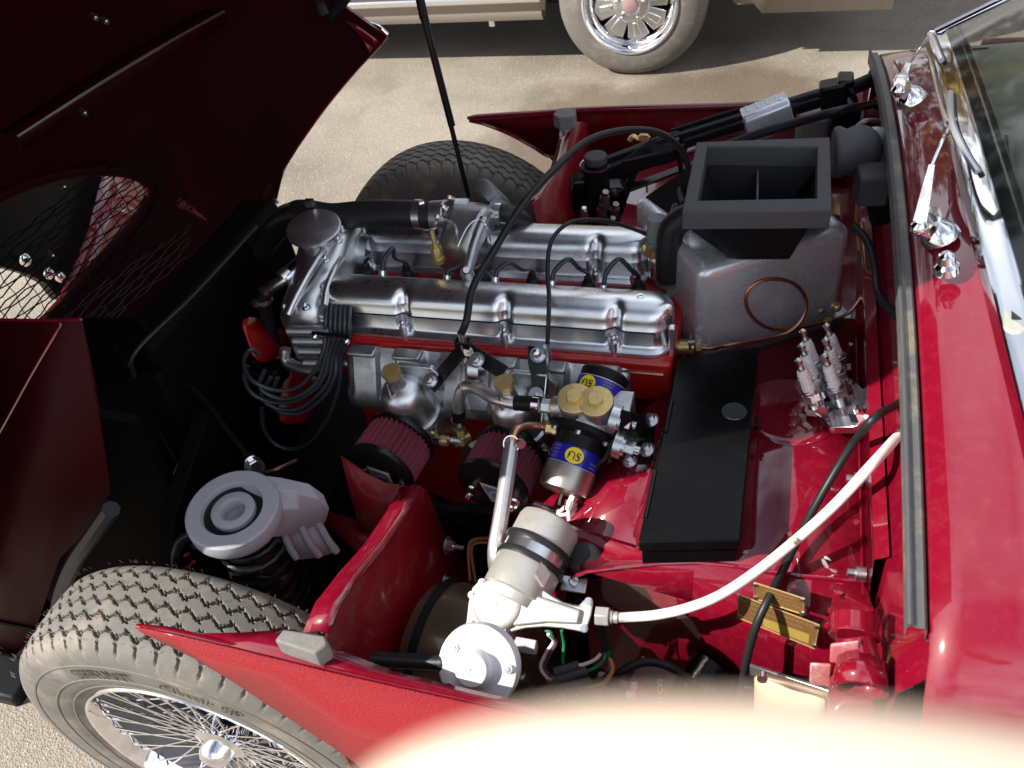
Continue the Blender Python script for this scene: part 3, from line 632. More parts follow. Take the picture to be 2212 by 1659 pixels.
b = MB(); b.grid([[bon(e, r, pi*j/NF, .009) for j in range(NF+1)] for e, r in fine])
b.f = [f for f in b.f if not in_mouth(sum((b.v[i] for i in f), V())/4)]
ob('bonnet_shade_lining', b, REDSHADE, bn, sharp=60)  # second shell added to carry the underside's shade as colour
# inner lip of the far arch and the folded wing tip that shows its outside
b = MB(); src = [(612, 362), (650, 302), (708, 222), (770, 148), (812, 104), (834, 78)]
b.tube([at(px, py, y=1.868) for px, py in src], .006, n=8); ob('arch_lip', b, RED, bn)
T0 = [at(px, py, y=1.872) for px, py in [(838, 74), (818, 57), (790, 48), (760, 42), (732, 36)]]
T1 = [at(px, py, y=1.862) for px, py in [(826, 96), (808, 82), (792, 70), (772, 55), (742, 41)]]
T2 = [at(px, py, y=1.850) for px, py in [(800, 118), (794, 104), (785, 86), (768, 64), (744, 46)]]
WT = mat('wing_tip_outer_paint', (0.22, 0.01, 0.014), rough=0.15, coat=1.0, coat_rough=.03, metal=.55)
b = MB(); b.grid([T0, T1, T2]); ob('wing_tip', b, WT, bn, solid=.003)
b = MB(); b.tube(T0, .004, n=8); ob('wing_tip_bead', b, CHROME, bn)
# strap at the far edge
b = MB(); b.tube([at(712, 36, y=1.84), at(735, 12, y=1.84), at(768, -30, y=1.84)], .011, n=8); b.tube([at(700, 30, y=1.82), at(690, 0, y=1.82), at(700, -30, y=1.82)], .013, n=8); ob('bonnet_strap', b, RUBBER, bn)
# inner ribs and stiffeners
def inner(px, py, x): return at(px, py, x=x)
b = MB(); pts = [inner(0, 285, -1.47), inner(150, 190, -1.42), inner(300, 100, -1.38), inner(480, 2, -1.32), inner(600, -60, -1.28)]
b.grid([pts, [p+V((.035, 0, -.012)) for p in pts], [p+V((.03, 0, -.04)) for p in pts]]); ob('stiffener', b, REDSHADE, bn, solid=.003)
b = MB(); b.tube([p+V((.036, 0, -.010)) for p in pts], .0035, n=6); ob('stiffener_edge', b, BRONZE, bn)
b = MB(); q = [inner(525, 48, -1.33), inner(660, 166, -1.24), inner(700, 78, -1.22), inner(730, 0, -1.22), inner(640, -60, -1.25)]
b.grid([q, [p+V((-.05, 0, .0)) for p in q]]); b.grid([[inner(610, 0, -1.27), inner(700, 76, -1.21)], [inner(600, 5, -1.34), inner(690, 84, -1.28)]]); ob('gusset', b, REDSHADE, bn, solid=.003)
b = MB(); q = [inner(660, 166, -1.24), inner(620, 260, -1.30), inner(575, 400, -1.36), inner(540, 470, -1.38)]
b.grid([q, [p+V((.02, .03, -.02)) for p in q]]); ob('seam_flange', b, REDSHADE, bn, solid=.003)
for px, py in [(220, 40), (197, 32), (174, 238), (130, 397), (105, 545), (590, 430)]:
    b = MB(); p = inner(px, py, -1.35); b.cyl(p, p+V((.012, -.004, -.006)), .006, n=8); b.hexa(p, p+V((.016, -.006, -.008)), .0035); ob('panel_stud', b, STEEL, bn)
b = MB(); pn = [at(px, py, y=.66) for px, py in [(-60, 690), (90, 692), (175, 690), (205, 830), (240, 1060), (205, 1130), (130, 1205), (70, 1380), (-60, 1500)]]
b.poly(pn); ob('near_wing_liner', b, REDSHADE, bn, solid=.004)
b = MB(); b.tube([at(px, py, y=.655) for px, py in [(-40, 1000), (0, 932), (70, 805), (132, 700)]], .0022, n=6); ob('liner_fold', b, RED, bn)
b = MB(); b.tube([at(px, py, y=.66) for px, py in [(-60, 690), (90, 692), (175, 690)]], .0022, n=6); ob('liner_edge', b, RED, bn)
b = MB(); b.tube([at(px, py, y=.62) for px, py in [(240, 1100), (205, 1150), (160, 1215), (130, 1290), (120, 1360)]], .014, n=8); ob('wing_seal_tube', b, RUBBER, bn)
# wire grille across the mouth: wavy strands, each one a wire
for i in range(27):
    b = MB(); pts = []
    for j in range(36):
        y = YC-.42+1.03*j/35; z = .43+.34*i/26+.004*sin(j*1.9+i*pi)+.004*sin(i*2.1+j*.35)
        pts.append((-1.60-.03*cos((y-YC)*4), y, z))
    b.tube(pts, .0017, n=5, k=1); ob('grille_wire', b, SATIN, bn)
for i in range(22):
    b = MB(); y = YC-.42+1.03*i/21
    b.tube([(-1.603-.03*cos((y-YC)*4), y+.004*sin(j*1.7+i*pi), .43+.34*j/15) for j in range(16)], .0010, n=5, k=1); ob('grille_wire', b, SATIN, bn)
b = MB(); b.tube([at(905, -30, y=1.56), at(940, 130, y=1.55), at(975, 275, y=1.54), at(1012, 425, y=1.53)], lambda t: .0052, n=10, k=1); b.tube([at(905, -10, y=1.56), at(915, 40, y=1.558)], .008, n=10, k=1); b.tube([at(915, 36, y=1.555), at(976, 272, y=1.54)], .0075, n=10, k=1)
po = ob('bonnet_stay', b, BLACK); tag(po, 'slim black bonnet stay rod rising from behind the engine to the open bonnet', 'stay rod')
b = MB(); b.box(at(20, 1470, y=.6)+V((-.03, 0, 0)), (.2, .1, .06)); ob('bumper_end', b, SATIN, bn, bevel=.01)

me_ = MB(); pts = []
for i in range(61):
    a = 2*pi*i/60; y = YC+.09+.525*cos(a); z = .60+.17*sin(a)
    best = None
    for r in rows:
        for p in r:
            d = (p.y-y)**2+(p.z-z)**2
            if p.x < -1.3 and (best is None or d < best[0]): best = (d, p)
    pts.append(V((best[1].x+.006, y, z)))
pts = [sum((pts[(i+k) % 60] for k in (-2, -1, 0, 1, 2)), V())/5 for i in range(61)]
me_.tube(pts, .017, n=10, k=1); ob('mouth_rim', me_, REDSHADE, bn)

b = MB(); b.prism([at(px, py, x=-1.97) for px, py in [(-120, 300), (260, 300), (262, 400), (205, 520), (150, 610), (128, 648), (100, 612), (60, 592), (0, 575), (-120, 560)]], (-.03, 0, 0)); ob('mouth_blackout', b, SATIN, rc)  # black slab added beyond the grille to black out the mouth's top
b = MB(); b.grid([[at(px, py, x=-1.93) for px, py in q] for q in [[(118, 690), (128, 640), (150, 600), (190, 500), (225, 360)], [(160, 700), (180, 650), (210, 590), (240, 520), (262, 350)], [(215, 720), (250, 680), (290, 620), (300, 560), (310, 350)], [(300, 730), (340, 690), (370, 620), (370, 540), (370, 350)]]]); ob('front_valance', b, RED, rc, solid=.004)
for px, py, r in [(52, 560, .018), (104, 590, .016), (128, 598, .016), (165, 690, .008), (205, 680, .008), (150, 672, .007)]:
    b = MB(); b.ball(at(px, py, x=-1.95), r, 12, (1, 1, 1.2)); ob('chrome_glint', b, CHROME, rc)  # small chrome balls added as over-rider glints and sparkles past the grille
# ================================================================ ENGINE
en = thing('engine', 'straight six engine with two long polished cam covers and a red cylinder head', 'engine', (-.45, 1.18, .3))
XF, XR = -.745, -.150
# block and head
b = MB(); b.box((-.445, 1.185, .45), (.62, .24, .40)); ob('engine_block', b, REDENG, en, bevel=.01)
b = MB(); b.box((-.450, 1.185, .70), (.625, .305, .085)); ob('cylinder_head', b, REDENG, en, bevel=.006)
b = MB(); b.tube([(-.745, 1.031, .722), (-.15, 1.031, .722)], .003, n=6); ob('head_gasket_edge', b, COPPER, en)
b = MB(); b.box((-.40, 1.185, .12), (.8, .22, .2)); ob('sump', b, SATIN, en, bevel=.02)
# cam covers ------------------------------------------------------
PRN = [(1.043, .7435), (1.043, .7495), (1.047, .752), (1.053, .7535), (1.0555, .758), (1.059, .782), (1.0575, .7835), (1.0575, .785), (1.0595, .787), (1.0605, .800), (1.063, .8085), (1.069, .8155), (1.078, .8205), (1.090, .823), (1.104, .8225), (1.117, .8205), (1.127, .816), (1.133, .809), (1.137, .798), (1.140, .758), (1.147, .7535), (1.150, .7495), (1.150, .7435)]
def cover(prof, x0, x1, sc, flip=False, endr=(.03, .035), dip=.011):
    ym = sum(p[0] for p in prof)/len(prof); rows = []; n = int((x1-x0)/.004)
    xs = []
    for k in range(10): xs.append((x0, 1-sin((k/9)*pi/2), 0))
    stn = []
    r0, r1 = endr
    for k in range(9): a = k/8*pi/2; stn.append((x0+r0*(1-cos(a)*1.0) if k else x0, 1-sin(a)))
    stn = [(x0+r0*(1-cos(k/8*pi/2)), r0*(1-sin(k/8*pi/2))) for k in range(9)]
    stn += [(x0+r0+(x1-x0-r0-r1)*k/n, 0) for k in range(1, n)]
    stn += [(x1-r1*(1-cos(k/8*pi/2)), r1*(1-sin(k/8*pi/2))) for k in range(8, -1, -1)]
    zt_ = max(p[1] for p in prof)
    for x, ins in stn:
        row = []
        for y, z in prof:
            s = 1 if y < ym else -1; h = (z-.7435)/(zt_-.7435)
            i2 = min(ins, abs(y-ym)*.9); yy = y+s*i2; zz = z-(.010*(ins/max(r0, r1))**1.5 if h > .8 else 0)
            if s > 0 and z > .7555:
                for xc in sc:
                    d = exp(-((x-xc)/.0092)**2); lim = .0815-.7435+.7435
                    yy += d*dip*min(1, max(0, (1.082-y)/.012)) if not flip else 0
                    if y < 1.082 and z > .80: zz -= d*.012*min(1, (1.082-y)/.02)
            if flip and s > 0 and z > .7555:
                pass
            row.append(V((x, yy, zz)))
        rows.append(row)
    b = MB(); b.grid(rows); n_ = len(b.v); m = len(prof)
    b.f.append(tuple(range(m))); b.f.append(tuple(n_-m+i for i in range(m-1, -1, -1)))
    return b
SC1 = [at(863, 655, y=1.058).x, at(1086, 675, y=1.058).x, at(1325, 688, y=1.058).x]
b = cover(PRN, -.768, -.142, SC1); c1 = ob('cam_cover', b, ALU, en, sharp=50)
dy = .187
def shift(prof, d): return [(y+d, z) for y, z in prof]
PF = [(y-1.0425, z) for y, z in PRN]
SC2 = [at(960, 545, y=1.245).x, at(1290, 560, y=1.245).x]
b = cover(PRN, -.765, -.205, [at(1285, 548, y=1.245).x]); b.v = [V((p.x, p.y+.187, p.z)) for p in b.v]; c2 = ob('cam_cover', b, ALU, en, sharp=50)
b = MB(); b.box((-.178, 1.285, .772), (.06, .085, .055)); ob('cover_end_boss', b, ALU, en, bevel=.012, segs=4)
# parting groove of the near cover
b = MB(); b.tube([(-.735, 1.0562, .784)]+[(x, 1.0562+.0100*sum(exp(-((x-c)/.0092)**2) for c in SC1), .784) for x in [-.72+i*.008 for i in range(70)]]+[(-.165, 1.0562, .784)], .0012, n=5, k=1); ob('parting_line', b, INK, c1)
for i, x in enumerate(SC1+[-.735]):
    b = MB(); y = 1.0505 if i < 3 else 1.05
    b.cyl((x, y, .742), (x, y, .768), .0085, n=14); ob('stud_pillar', b, ALU, c1)
    b = MB(); nut(b, (x, y, .768), (0, 0, 1), .0056, .006); ob('dome_nut', b, STEEL, c1)
for x, y in [(at(1285, 578, y=1.237).x, 1.237), (at(783, 480, z=.78).x, 1.335), (at(787, 548, y=1.237).x, 1.237), (at(1370, 585, y=1.237).x, 1.237)]:
    b = MB(); b.cyl((x, y, .742), (x, y, .766), .0085, n=14); ob('stud_pillar', b, ALU, c2)
    b = MB(); nut(b, (x, y, .766), (0, 0, 1), .0056, .006); ob('dome_nut', b, STEEL, c2)
b = MB(); q = at(1383, 640, z=.8225); b.cyl(q+V((0, 0, -.002)), q+V((0, 0, .0012)), .0062, n=20); b2 = ob('slotted_plug', b, STEEL, c1)
b = MB(); b.box(q+V((0, 0, .0014)), (.010, .0014, .0006), M.Rotation(.5, 3, 'Z')); ob('screw_slot', b, INK, b2)
b = MB(); b.box((-.140, 1.062, .768), (.010, .012, .06)); ob('cover_bracket', b, ALU, c1, bevel=.002)
# plug leads with their grommets and boots -----------------------------------------
GR = [None, (827, 590), (966, 600), (1070, 604), (1192, 612), (1303, 622)]
CP = [(794, 584), (880, 586), (1044, 594), (1151, 603), (1271, 611), (1379, 619)]
PK = [None, (848, 537), (1003, 571), (1100, 567), (1228, 560), (1337, 560)]
for g_, c_, k_ in zip(GR, CP, PK):
    cz = at(*c_, z=.762); b = MB(); b.lathe([(.013, -.012), (.0135, 0), (.012, .007), (.0085, .010), (.0075, .017), (.0062, .020), (.005, .020)], cz+V((0, 0, -.006)), (0, -.05, 1), n=18); ob('plug_boot', b, RUBBER, en)
    b = MB()
    if g_:
        gz = at(*g_, y=1.141); pk = at(*k_, y=1.165); b.tube([gz+V((0, -.006, -.012)), gz+V((0.001, .004, .008)), V((gz.x*.75+pk.x*.25, 1.152, pk.z*.55+gz.z*.45+.003)), pk, V((cz.x*.72+pk.x*.28, 1.178, pk.z*.62+cz.z*.38+.004)), cz+V((0, 0, .022)), cz+V((0, 0, .008))], .0042, n=10)
    else: b.tube([cz+V((0, 0, .01)), cz+V((.002, 0, .022)), at(801, 553, y=1.17)], .0042, n=10)
    ob('plug_lead', b, LEADM, en)
    if g_:
        b = MB(); b.cyl(gz+V((0, -.012, -.016)), gz+V((.001, 0, .006)), .0088, .0062, n=14); ob('lead_grommet', b, ALU, en)
# timing case at the front ---------------------------------------------------------
b = MB(); q = at(677, 490, z=.872); o = at(700, 520, z=.83)
b.lathe([(.001, .0015), (.046, .001), (.0505, -.001), (.051, -.006), (.046, -.012), (.036, -.02), (.034, -.07)], q, (.10, -.16, 1), n=40); ob('oil_filler_cap', b, CASE, en)
b = MB(); # main casting: lofted between far cover front and near cover front
prof = []
def cs(x0, x1, y, ztop, zbot): return [V((x0, y, zbot)), V((x0-.004, y, ztop-.03)), V((x0+.014, y, ztop-.008)), V((x0+.034, y, ztop)), V((x1-.01, y, ztop-.002)), V((x1, y, ztop-.02)), V((x1, y, zbot))]
b.grid([cs(-.83, -.765, 1.037, .775, .66), cs(-.838, -.76, 1.045, .80, .66), cs(-.842, -.76, 1.07, .812, .66), cs(-.848, -.755, 1.10, .815, .66), cs(-.856, -.755, 1.15, .822, .66), cs(-.862, -.755, 1.20, .845, .66), cs(-.862, -.755, 1.25, .842, .66), cs(-.85, -.76, 1.30, .82, .66), cs(-.83, -.77, 1.33, .79, .66)])
b.f.append(tuple(range(7))); b.f.append(tuple(len(b.v)-7+i for i in range(6, -1, -1)))
tcv = ob('timing_case', b, CASE, en, sharp=75)
b = MB(); b.tube([at(738, 560, z=.82), at(722, 585, z=.826), at(706, 625, z=.816), at(700, 662, z=.806)], .007, n=10); ob('case_rib', b, CASE, tcv)
b = MB(); b.tube([at(700, 540, z=.84), at(668, 590, z=.83), at(640, 640, z=.81), at(622, 680, z=.79)], .007, n=10); ob('case_rib', b, CASE, tcv)
b = MB(); b.lathe([(.034, -.03), (.036, 0), (.038, .002), (.03, .004), (.001, .004)], at(706, 650, x=-.775), (-1, 0, .1), n=30); ob('cam_end_cap', b, CASE, tcv)
b = MB(); b.lathe([(.034, -.03), (.036, 0), (.038, .002), (.03, .004), (.001, .004)], at(772, 540, x=-.77), (-1, 0, .1), n=30); ob('cam_end_cap', b, CASE, tcv)
b = MB(); b.tube([(-.852, 1.04, .70), (-.852, 1.03, .675), (-.80, 1.022, .668), (-.762, 1.025, .68)], .011, n=10); ob('case_flange', b, CASE, tcv)
for px, py in [(724, 487), (690, 512), (796, 590), (750, 632), (660, 622), (828, 580)]: pass
for px, py, z in [(733, 520, .845), (707, 500+10, .85), (705, 563, .842), (662, 665, .815), (617, 668, .79), (700, 690, .775), (741, 497, .85)]:
    b = MB(); nut(b, at(px, py, z=z-.006), (-.1, -.1, 1), .0055, .006); ob('dome_nut', b, STEEL, tcv)
# breather elbow with clip on the front
b = MB(); b.tube([at(655, 545+30, z=.80), at(628, 595, z=.80), at(600, 612, z=.79), at(575, 628, z=.775)], .011, n=12); b.cyl(at(625, 590, z=.80), at(610, 603, z=.796), .017, n=16); ob('breather_elbow', b, ALU, en)
b = MB(); b.tube([at(576, 628, z=.775), at(570, 650, z=.75), at(578, 690, z=.70), at(600, 760, z=.62)], .013, n=12); ob('breather_hose', b, RUBBER, en)
b = MB(); b.lathe([(.0145, -.004), (.0155, -.004), (.0155, .004), (.0145, .004)], at(572, 648, z=.752), (-.1, .0, 1), n=20); b.box(at(552, 655, z=.755), (.012, .010, .012)); ob('hose_clip', b, STEEL, en)
# stacked water rail stubs under the case
for i, (px, py) in enumerate([(655, 716), (668, 738), (680, 760), (690, 785)]):
    b = MB(); q = at(px, py, y=1.02); b.cyl(q+V((-.03-.0, 0, 0)), q+V((.055, .01, -.002)), .0095, n=14); ob('rail_stub', b, CAST, en)
# thermostat housing across the middle of the far cover --------------------------------
b = MB()
def hx(px, py, z): return at(px, py, z=z)
rows = [[hx(942, 572, .775), hx(948, 552, .815), hx(1000, 560, .82), hx(1020, 585, .80), hx(1018, 605, .77)],
        [hx(938, 560, .79), hx(945, 530, .84), hx(1000, 535, .845), hx(1022, 560, .825), hx(1024, 580, .80)],
        [hx(950, 520, .82), hx(958, 490, .868), hx(1018, 500, .870), hx(1036, 515, .855), hx(1036, 540, .82)],
        [hx(962, 480, .83), hx(970, 455, .885), hx(1040, 462, .885), hx(1056, 472, .87), hx(1056, 500, .82)],
        [hx(968, 455, .84), hx(976, 440, .888), hx(1052, 448, .886), hx(1066, 458, .87), hx(1066, 490, .82)],
        [hx(972, 440, .83), hx(984, 432, .86), hx(1056, 440, .86), hx(1070, 450, .85), hx(1070, 480, .80)]]
b.grid(rows); b.f.append(tuple(range(5))); b.f.append((29, 28, 27, 26, 25)); th = ob('thermostat_housing', b, CAST, en, sharp=35, bevel=.006, segs=3)
b = MB(); b.tube([hx(1046, 472, .882), hx(1026, 525, .86), hx(1010, 585, .835)], .0085, n=12); b.lathe([(.001, .001), (.007, .001), (.0075, .004), (.0105, .004), (.0115, 0), (.012, -.04)], hx(1008, 588, .832), (0, -.3, 1), n=18); ob('housing_pillar', b, CAST, th)
b = MB(); b.cyl(hx(1007, 585, .836), hx(1007, 583, .842), .0055, n=10); ob('pillar_screw', b, STEEL, th)
b = MB(); b.prism([hx(945, 468, .86), hx(957, 440, .885), hx(972, 428, .892), hx(985, 430, .89), hx(978, 455, .88), hx(962, 470, .865)], (.02, .02, -.01)); b.cyl(hx(930, 465, .855), hx(968, 462, .86), .026, n=24); ob('outlet_flange', b, CAST, th, bevel=.003)
for px, py in [(963, 452), (976, 432), (950, 474)]:
    b = MB(); nut(b, hx(px, py, .885), (-.5, -.2, .8), .0055, .006); ob('flange_nut', b, STEEL, th)
b = MB(); b.lathe([(.030, 0), (.040, .004), (.041, .02), (.036, .028), (.02, .032)], hx(1052, 436, .85), (.6, .5, .5), n=10); b.cyl(hx(1056, 440, .86), hx(1085, 462, .84), .022, n=18); ob('pump_outlet', b, MAROOND, th)
b = MB(); b.tube([hx(1072, 458, .85), hx(1100, 462, .845), hx(1130, 478, .82), hx(1140, 505, .78)], .017, n=14); ob('bypass_hose', b, RUBBER, en)
b = MB(); b.lathe([(.0178, -.006), (.0190, -.006), (.0190, .006), (.0178, .006)], hx(1076, 459, .85), (1, .0, -.1), n=20); b.box(hx(1072, 475, .85), (.012, .01, .014)); ob('hose_clip', b, STEEL, en)
# brass temperature sender with coiled capillary
s0 = hx(952, 590, .80); b = MB(); a = hx(948, 565, .82); t = hx(941, 536, .85); ax = (t-a).normalized()
b.hexa(a, a+ax*.010, .0125); b.cyl(a+ax*.01, a+ax*.014, .009, n=14); b.hexa(a+ax*.014, a+ax*.034, .0105); b.cyl(a+ax*.034, a+ax*.070, .0042, n=12); sd = ob('temperature_sender', b, BRASS, en)
e = a+ax*.068; cur = [e, hx(938, 492, .895), hx(945, 478, .902), hx(962, 475, .905), hx(980, 485, .90), hx(987, 505, .89), hx(985, 530, .875)]
b = MB(); p = catmull(cur, 26); hel = []
for i, q in enumerate(p):
    tt = (p[min(i+1, len(p)-1)]-p[max(i-1, 0)]).normalized(); u, w, _ = basis(tt); hel.append(q+(u*cos(i*1.6)+w*sin(i*1.6))*.0022)
b.tube(hel, .0009, n=5, k=1); ob('capillary_spring', b, STEEL, sd)
b = MB(); b.tube([hx(985, 545, .87), hx(990, 530, .885), hx(1010, 490, .905), hx(1032, 475, .91), hx(1052, 490, .90), hx(1060, 520, .86)], .0015, n=6); ob('capillary_tube', b, STEEL, sd)
# top hose to the radiator
b = MB(); b.tube([hx(932, 465, .856), hx(870, 462, .86), hx(790, 462, .86), hx(720, 468, .855), hx(672, 462, .86), hx(640, 462, .85), hx(600, 490, .80), hx(560, 540, .74)], .0255, n=20); th_ = ob('top_hose', b, RUBBER, en)
b = MB(); b.lathe([(.0262, -.007), (.0275, -.007), (.0275, .007), (.0262, .007)], hx(906, 463, .858), (1, .03, 0), n=26); b.cyl(hx(905, 440, .885), hx(915, 437, .885), .005, n=8); ob('hose_clip', b, STEEL, th_)
b = MB(); b.lathe([(.0262, -.007), (.0275, -.007), (.0275, .007), (.0262, .007)], hx(668, 463, .857), (1, .03, 0), n=26); b.box(hx(668, 438, .89), (.016, .012, .012)); ob('hose_clip', b, STEEL, th_)
b = MB(); b.tube([hx(690, 450, .87), hx(640, 440, .875), hx(600, 452, .87), hx(560, 490, .83), hx(535, 530, .78)], .0035, n=6); b.tube([hx(720, 500, .82), hx(660, 540, .80), hx(600, 600, .76), hx(560, 700, .68)], .004, n=6); b.tube([hx(790, 485, .83), hx(880, 488, .83), hx(925, 492, .83)], .003, n=6); ob('wiring_loom', b, RUBBER, en)
# rear outlet: brass union with grey breather tube
b = MB(); q = hx(1415, 545, .80); b.cyl(q, q+V((0, 0, .012)), .021, n=22); b.hexa(q+V((0, 0, .012)), q+V((0, 0, .02)), .017); bu_ = ob('brass_union', b, BRASS, en)
b = MB(); q2 = q+V((0, 0, .02)); b.cyl(q2, q2+V((.004, 0, .05)), .0155, n=20); b.cyl(q2+V((.004, 0, .05)), q2+V((.004, 0, .052)), .0155, .009, n=20); b.lathe([(.016, 0), (.018, 0), (.018, .006), (.016, .006)], q2, (0, 0, 1), n=20); ob('breather_tube', b, GREYF, bu_)
# intake manifold ---------------------------------------------------------------------
mf = thing('intake_manifold', 'grey cast intake manifold running below the red cylinder head', 'manifold', (-.42, 1.0, .66))
b = MB()
mp = [(1.035, .732), (1.018, .732), (1.008, .724), (.995, .697), (.982, .672), (.975, .655), (.975, .632), (.985, .618), (1.01, .612), (1.035, .612)]
rows = []
mx0, mx1 = at(748, 770, z=.71).x, at(1366, 800, z=.71).x
n = 110
for i in range(n+1):
    x = mx0+(mx1-mx0)*i/n; e = min(1, min(i, n-i)/5); e = sqrt(max(0, 1-(1-e)**2)); row = []
    q = ((x-mx0)/(mx1-mx0)*6) % 1.0; ridge = 1 if .22 < q < .78 else 0; ridge = max(0, min(1, (0.32-abs(q-.5))/.06))
    for k, (y, z) in enumerate(mp):
        d = 0
        if 1 <= k <= 4: d = -.010*(1-ridge)
        row.append(V((x, 1.02+(y-1.02-d*-1.0 if False else (y-1.02)-d)*1.0*(.55+.45*e), .667+(z-.667+d*.9*(1 if k < 5 else 0))*(.7+.3*e))))
    rows.append(row)
b.grid(rows); b.f.append(tuple(range(len(mp)))); b.f.append(tuple(len(b.v)-len(mp)+i for i in range(len(mp)-1, -1, -1))); ob('manifold_casting', b, CAST, mf, sharp=40)
for i in range(6):
    x = mx0+(mx1-mx0)*(i+.5)/6; b = MB(); b.box((x, 1.013, .7345), (.052, .026, .010)); ob('port_pad', b, CAST, mf, bevel=.004, segs=3)
for px, py, z in [(790, 773, .672), (845, 764, .672), (943, 778, .668), (1046, 768, .668), (1238, 803, .668), (1290-60+65, 790+10, .67), (1354, 822, .668), (1031, 778, .668), (1140, 792, .668)]:
    b = MB(); q = at(px, py, z=z-.004); nut(b, q, (0, -.55, .8), .0072, .009, False); ob('manifold_nut', b, STEEL, mf)
b = MB(); q = at(1375, 826, z=.655); b.hexa(q, q+V((.012, 0, 0)), .0125); b.cyl(q+V((.012, 0, 0)), q+V((.02, 0, 0)), .009, n=14); ob('vacuum_union', b, BRASS, mf)
b = MB(); q2 = q+V((.028, 0, 0)); b.box(q2, (.016, .019, .019)); ob('union_plug', b, STEEL, mf, bevel=.002)
b = MB(); b.lathe([(.0225, -.009), (.024, -.009), (.024, .009), (.0225, .009)], at(1031, 795, y=.977), (1, 0, 0), n=24); b.cyl(at(1028, 820, y=.965), at(1040, 822, y=.965), .004, n=8); ob('band_clamp', b, STEEL, mf)
for px in (905, 1150):
    b = MB(); q = at(px, 806 if px < 1000 else 822, y=.972); b.prism([q+V((x, 0, z)) for x, z in ((-.042, -.03), (-.046, 0), (-.03, .024), (.03, .024), (.046, 0), (.042, -.03))], (0, -.010, .0)); ob('carburettor_flange', b, CAST, mf, bevel=.003, segs=3)
# lead bundle running over the near cover ------------------------------------------------
lb = thing('lead_bundle', 'bundle of six black ignition leads in a lettered clamp, looping down to the distributor', 'leads', at(718, 728, z=.76))
b = MB(); t0 = at(708, 634, z=.80); t1 = at(765, 640, z=.80)
b.grid([[at(700, 645, z=.80), at(708, 632, z=.807), at(755, 636, z=.807), at(764, 650, z=.80)], [at(699, 650, z=.797)+V((0, -.004, 0)), at(707, 640, z=.803)+V((0, -.006, 0)), at(752, 644, z=.803)+V((0, -.006, 0)), at(764, 655, z=.797)+V((0, -.004, 0))]]); ob('lead_cowl', b, ALU, lb, solid=.002)
DC = at(585, 800, z=.56)
PA = [(562, 770, .60), (575, 782, .61), (600, 790, .61), (618, 800, .60), (605, 812, .60), (585, 815, .60)]
mids = [[(698, 760), (680, 800), (640, 838), (590, 842), (545, 822), (527, 785), (540, 755), (560, 765)],
        [(705, 765), (693, 810), (672, 838), (645, 855), (610, 862), (575, 850), (560, 830), (572, 800)],
        [(712, 765), (702, 810), (675, 845), (630, 868), (585, 868), (545, 850), (528, 815), (535, 790)],
        [(720, 768), (713, 815), (690, 850), (650, 880), (610, 885), (575, 870), (565, 850), (585, 815)],
        [(728, 770), (724, 810), (705, 850), (660, 888), (620, 893), (590, 880), (585, 855), (600, 815)],
        [(737, 770), (733, 830), (715, 890), (680, 945), (640, 970), (595, 960), (570, 925), (565, 880)]]
for i in range(6):
    x0 = 709+i*9.5; pts = [at(x0+2, 632, z=.806), at(x0-1, 650, z=.797)+V((0, -.002, 0)), at(x0-5+i*.6, 690, y=1.034), at(x0-6+i*.6, 727, y=1.022)]
    zz = .70
    for k, (px, py) in enumerate(mids[i]): pts.append(at(px, py, y=(1.008, .992, .978, .968, .962, .960, .966, .975)[k]+i*.002))
    b = MB(); b.tube(pts, .0044, n=10, k=7); ob('ignition_lead', b, LEADM, lb)
f0 = at(682, 721, y=1.014); f1 = at(751, 731, y=1.014); ux = (f1-f0).normalized(); uz = V((0, -.55, .83)); uz = (uz-ux*uz.dot(ux)).normalized(); un = ux.cross(uz)
cc = (f0+f1)/2; b = MB(); rot = M((ux, un, uz)).transposed(); b.box(cc, ((f1-f0).length+.012, .006, .0125), rot); cl = ob('lead_clamp', b, BLACK, lb, bevel=.001)
fn = lambda x, y: cc+ux*x+uz*y-un*.0034 if un.y > 0 else cc+ux*x+uz*y+un*.0034
b = text_mb('ASTON MARTIN', .0088, fn); ob('clamp_lettering', b, WPRINT, cl)
for q in (f0, f1):
    b = MB(); d = -un if un.y > 0 else un; b.cyl(q, q+d*.005, .006, n=12); b.ball(q+d*.006, .0058, 10); ob('clamp_screw', b, CHROME, cl)
# distributor
ds = thing('distributor', 'black distributor cap below the front of the engine', 'distributor', DC)
b = MB(); b.lathe([(.030, -.06), (.034, -.03), (.035, .0), (.031, .012), (.028, .016), (.001, .018)], DC, (-.2, -.5, .8), n=28); ob('distributor_cap', b, BLACK, ds)
ax = V((-.2, -.5, .8)).normalized(); u, w, _ = basis(ax)
for i in range(6):
    a = 2*pi*i/6; p = DC+(u*cos(a)+w*sin(a))*.022+ax*.012; b = MB(); b.cyl(p, p+ax*.022, .0062, .0052, n=12); ob('cap_tower', b, RUBBER, ds)
b = MB(); b.lathe([(.026, -.14), (.028, -.06)], DC, ax, n=20); ob('distributor_body', b, CAST, ds)
# fan
fc = V((-.93, 1.19, .60)); fa = thing('cooling_fan', 'red bladed cooling fan in the dark ahead of the engine', 'fan', fc)
b = MB(); b.cyl(fc+V((-.02, 0, 0)), fc+V((.05, 0, 0)), .045, n=24); ob('fan_hub', b, BLACK, fa)
for a in (2.5, .93, -.64, -2.21):
    b = MB(); d = V((0, cos(a), sin(a))); t = V((1, 0, 0)).cross(d); r0, r1 = .04, .185
    b.grid([[fc+d*r+t*s+V((s*.45, 0, 0)) for s in (-wd, -wd*.3, wd*.3, wd)] for r, wd in [(r0, .012), (.075, .018), (.10, .034), (.15, .042), (r1-.01, .038), (r1, .026)]]); ob('fan_blade', b, FANRED, fa, solid=.003)
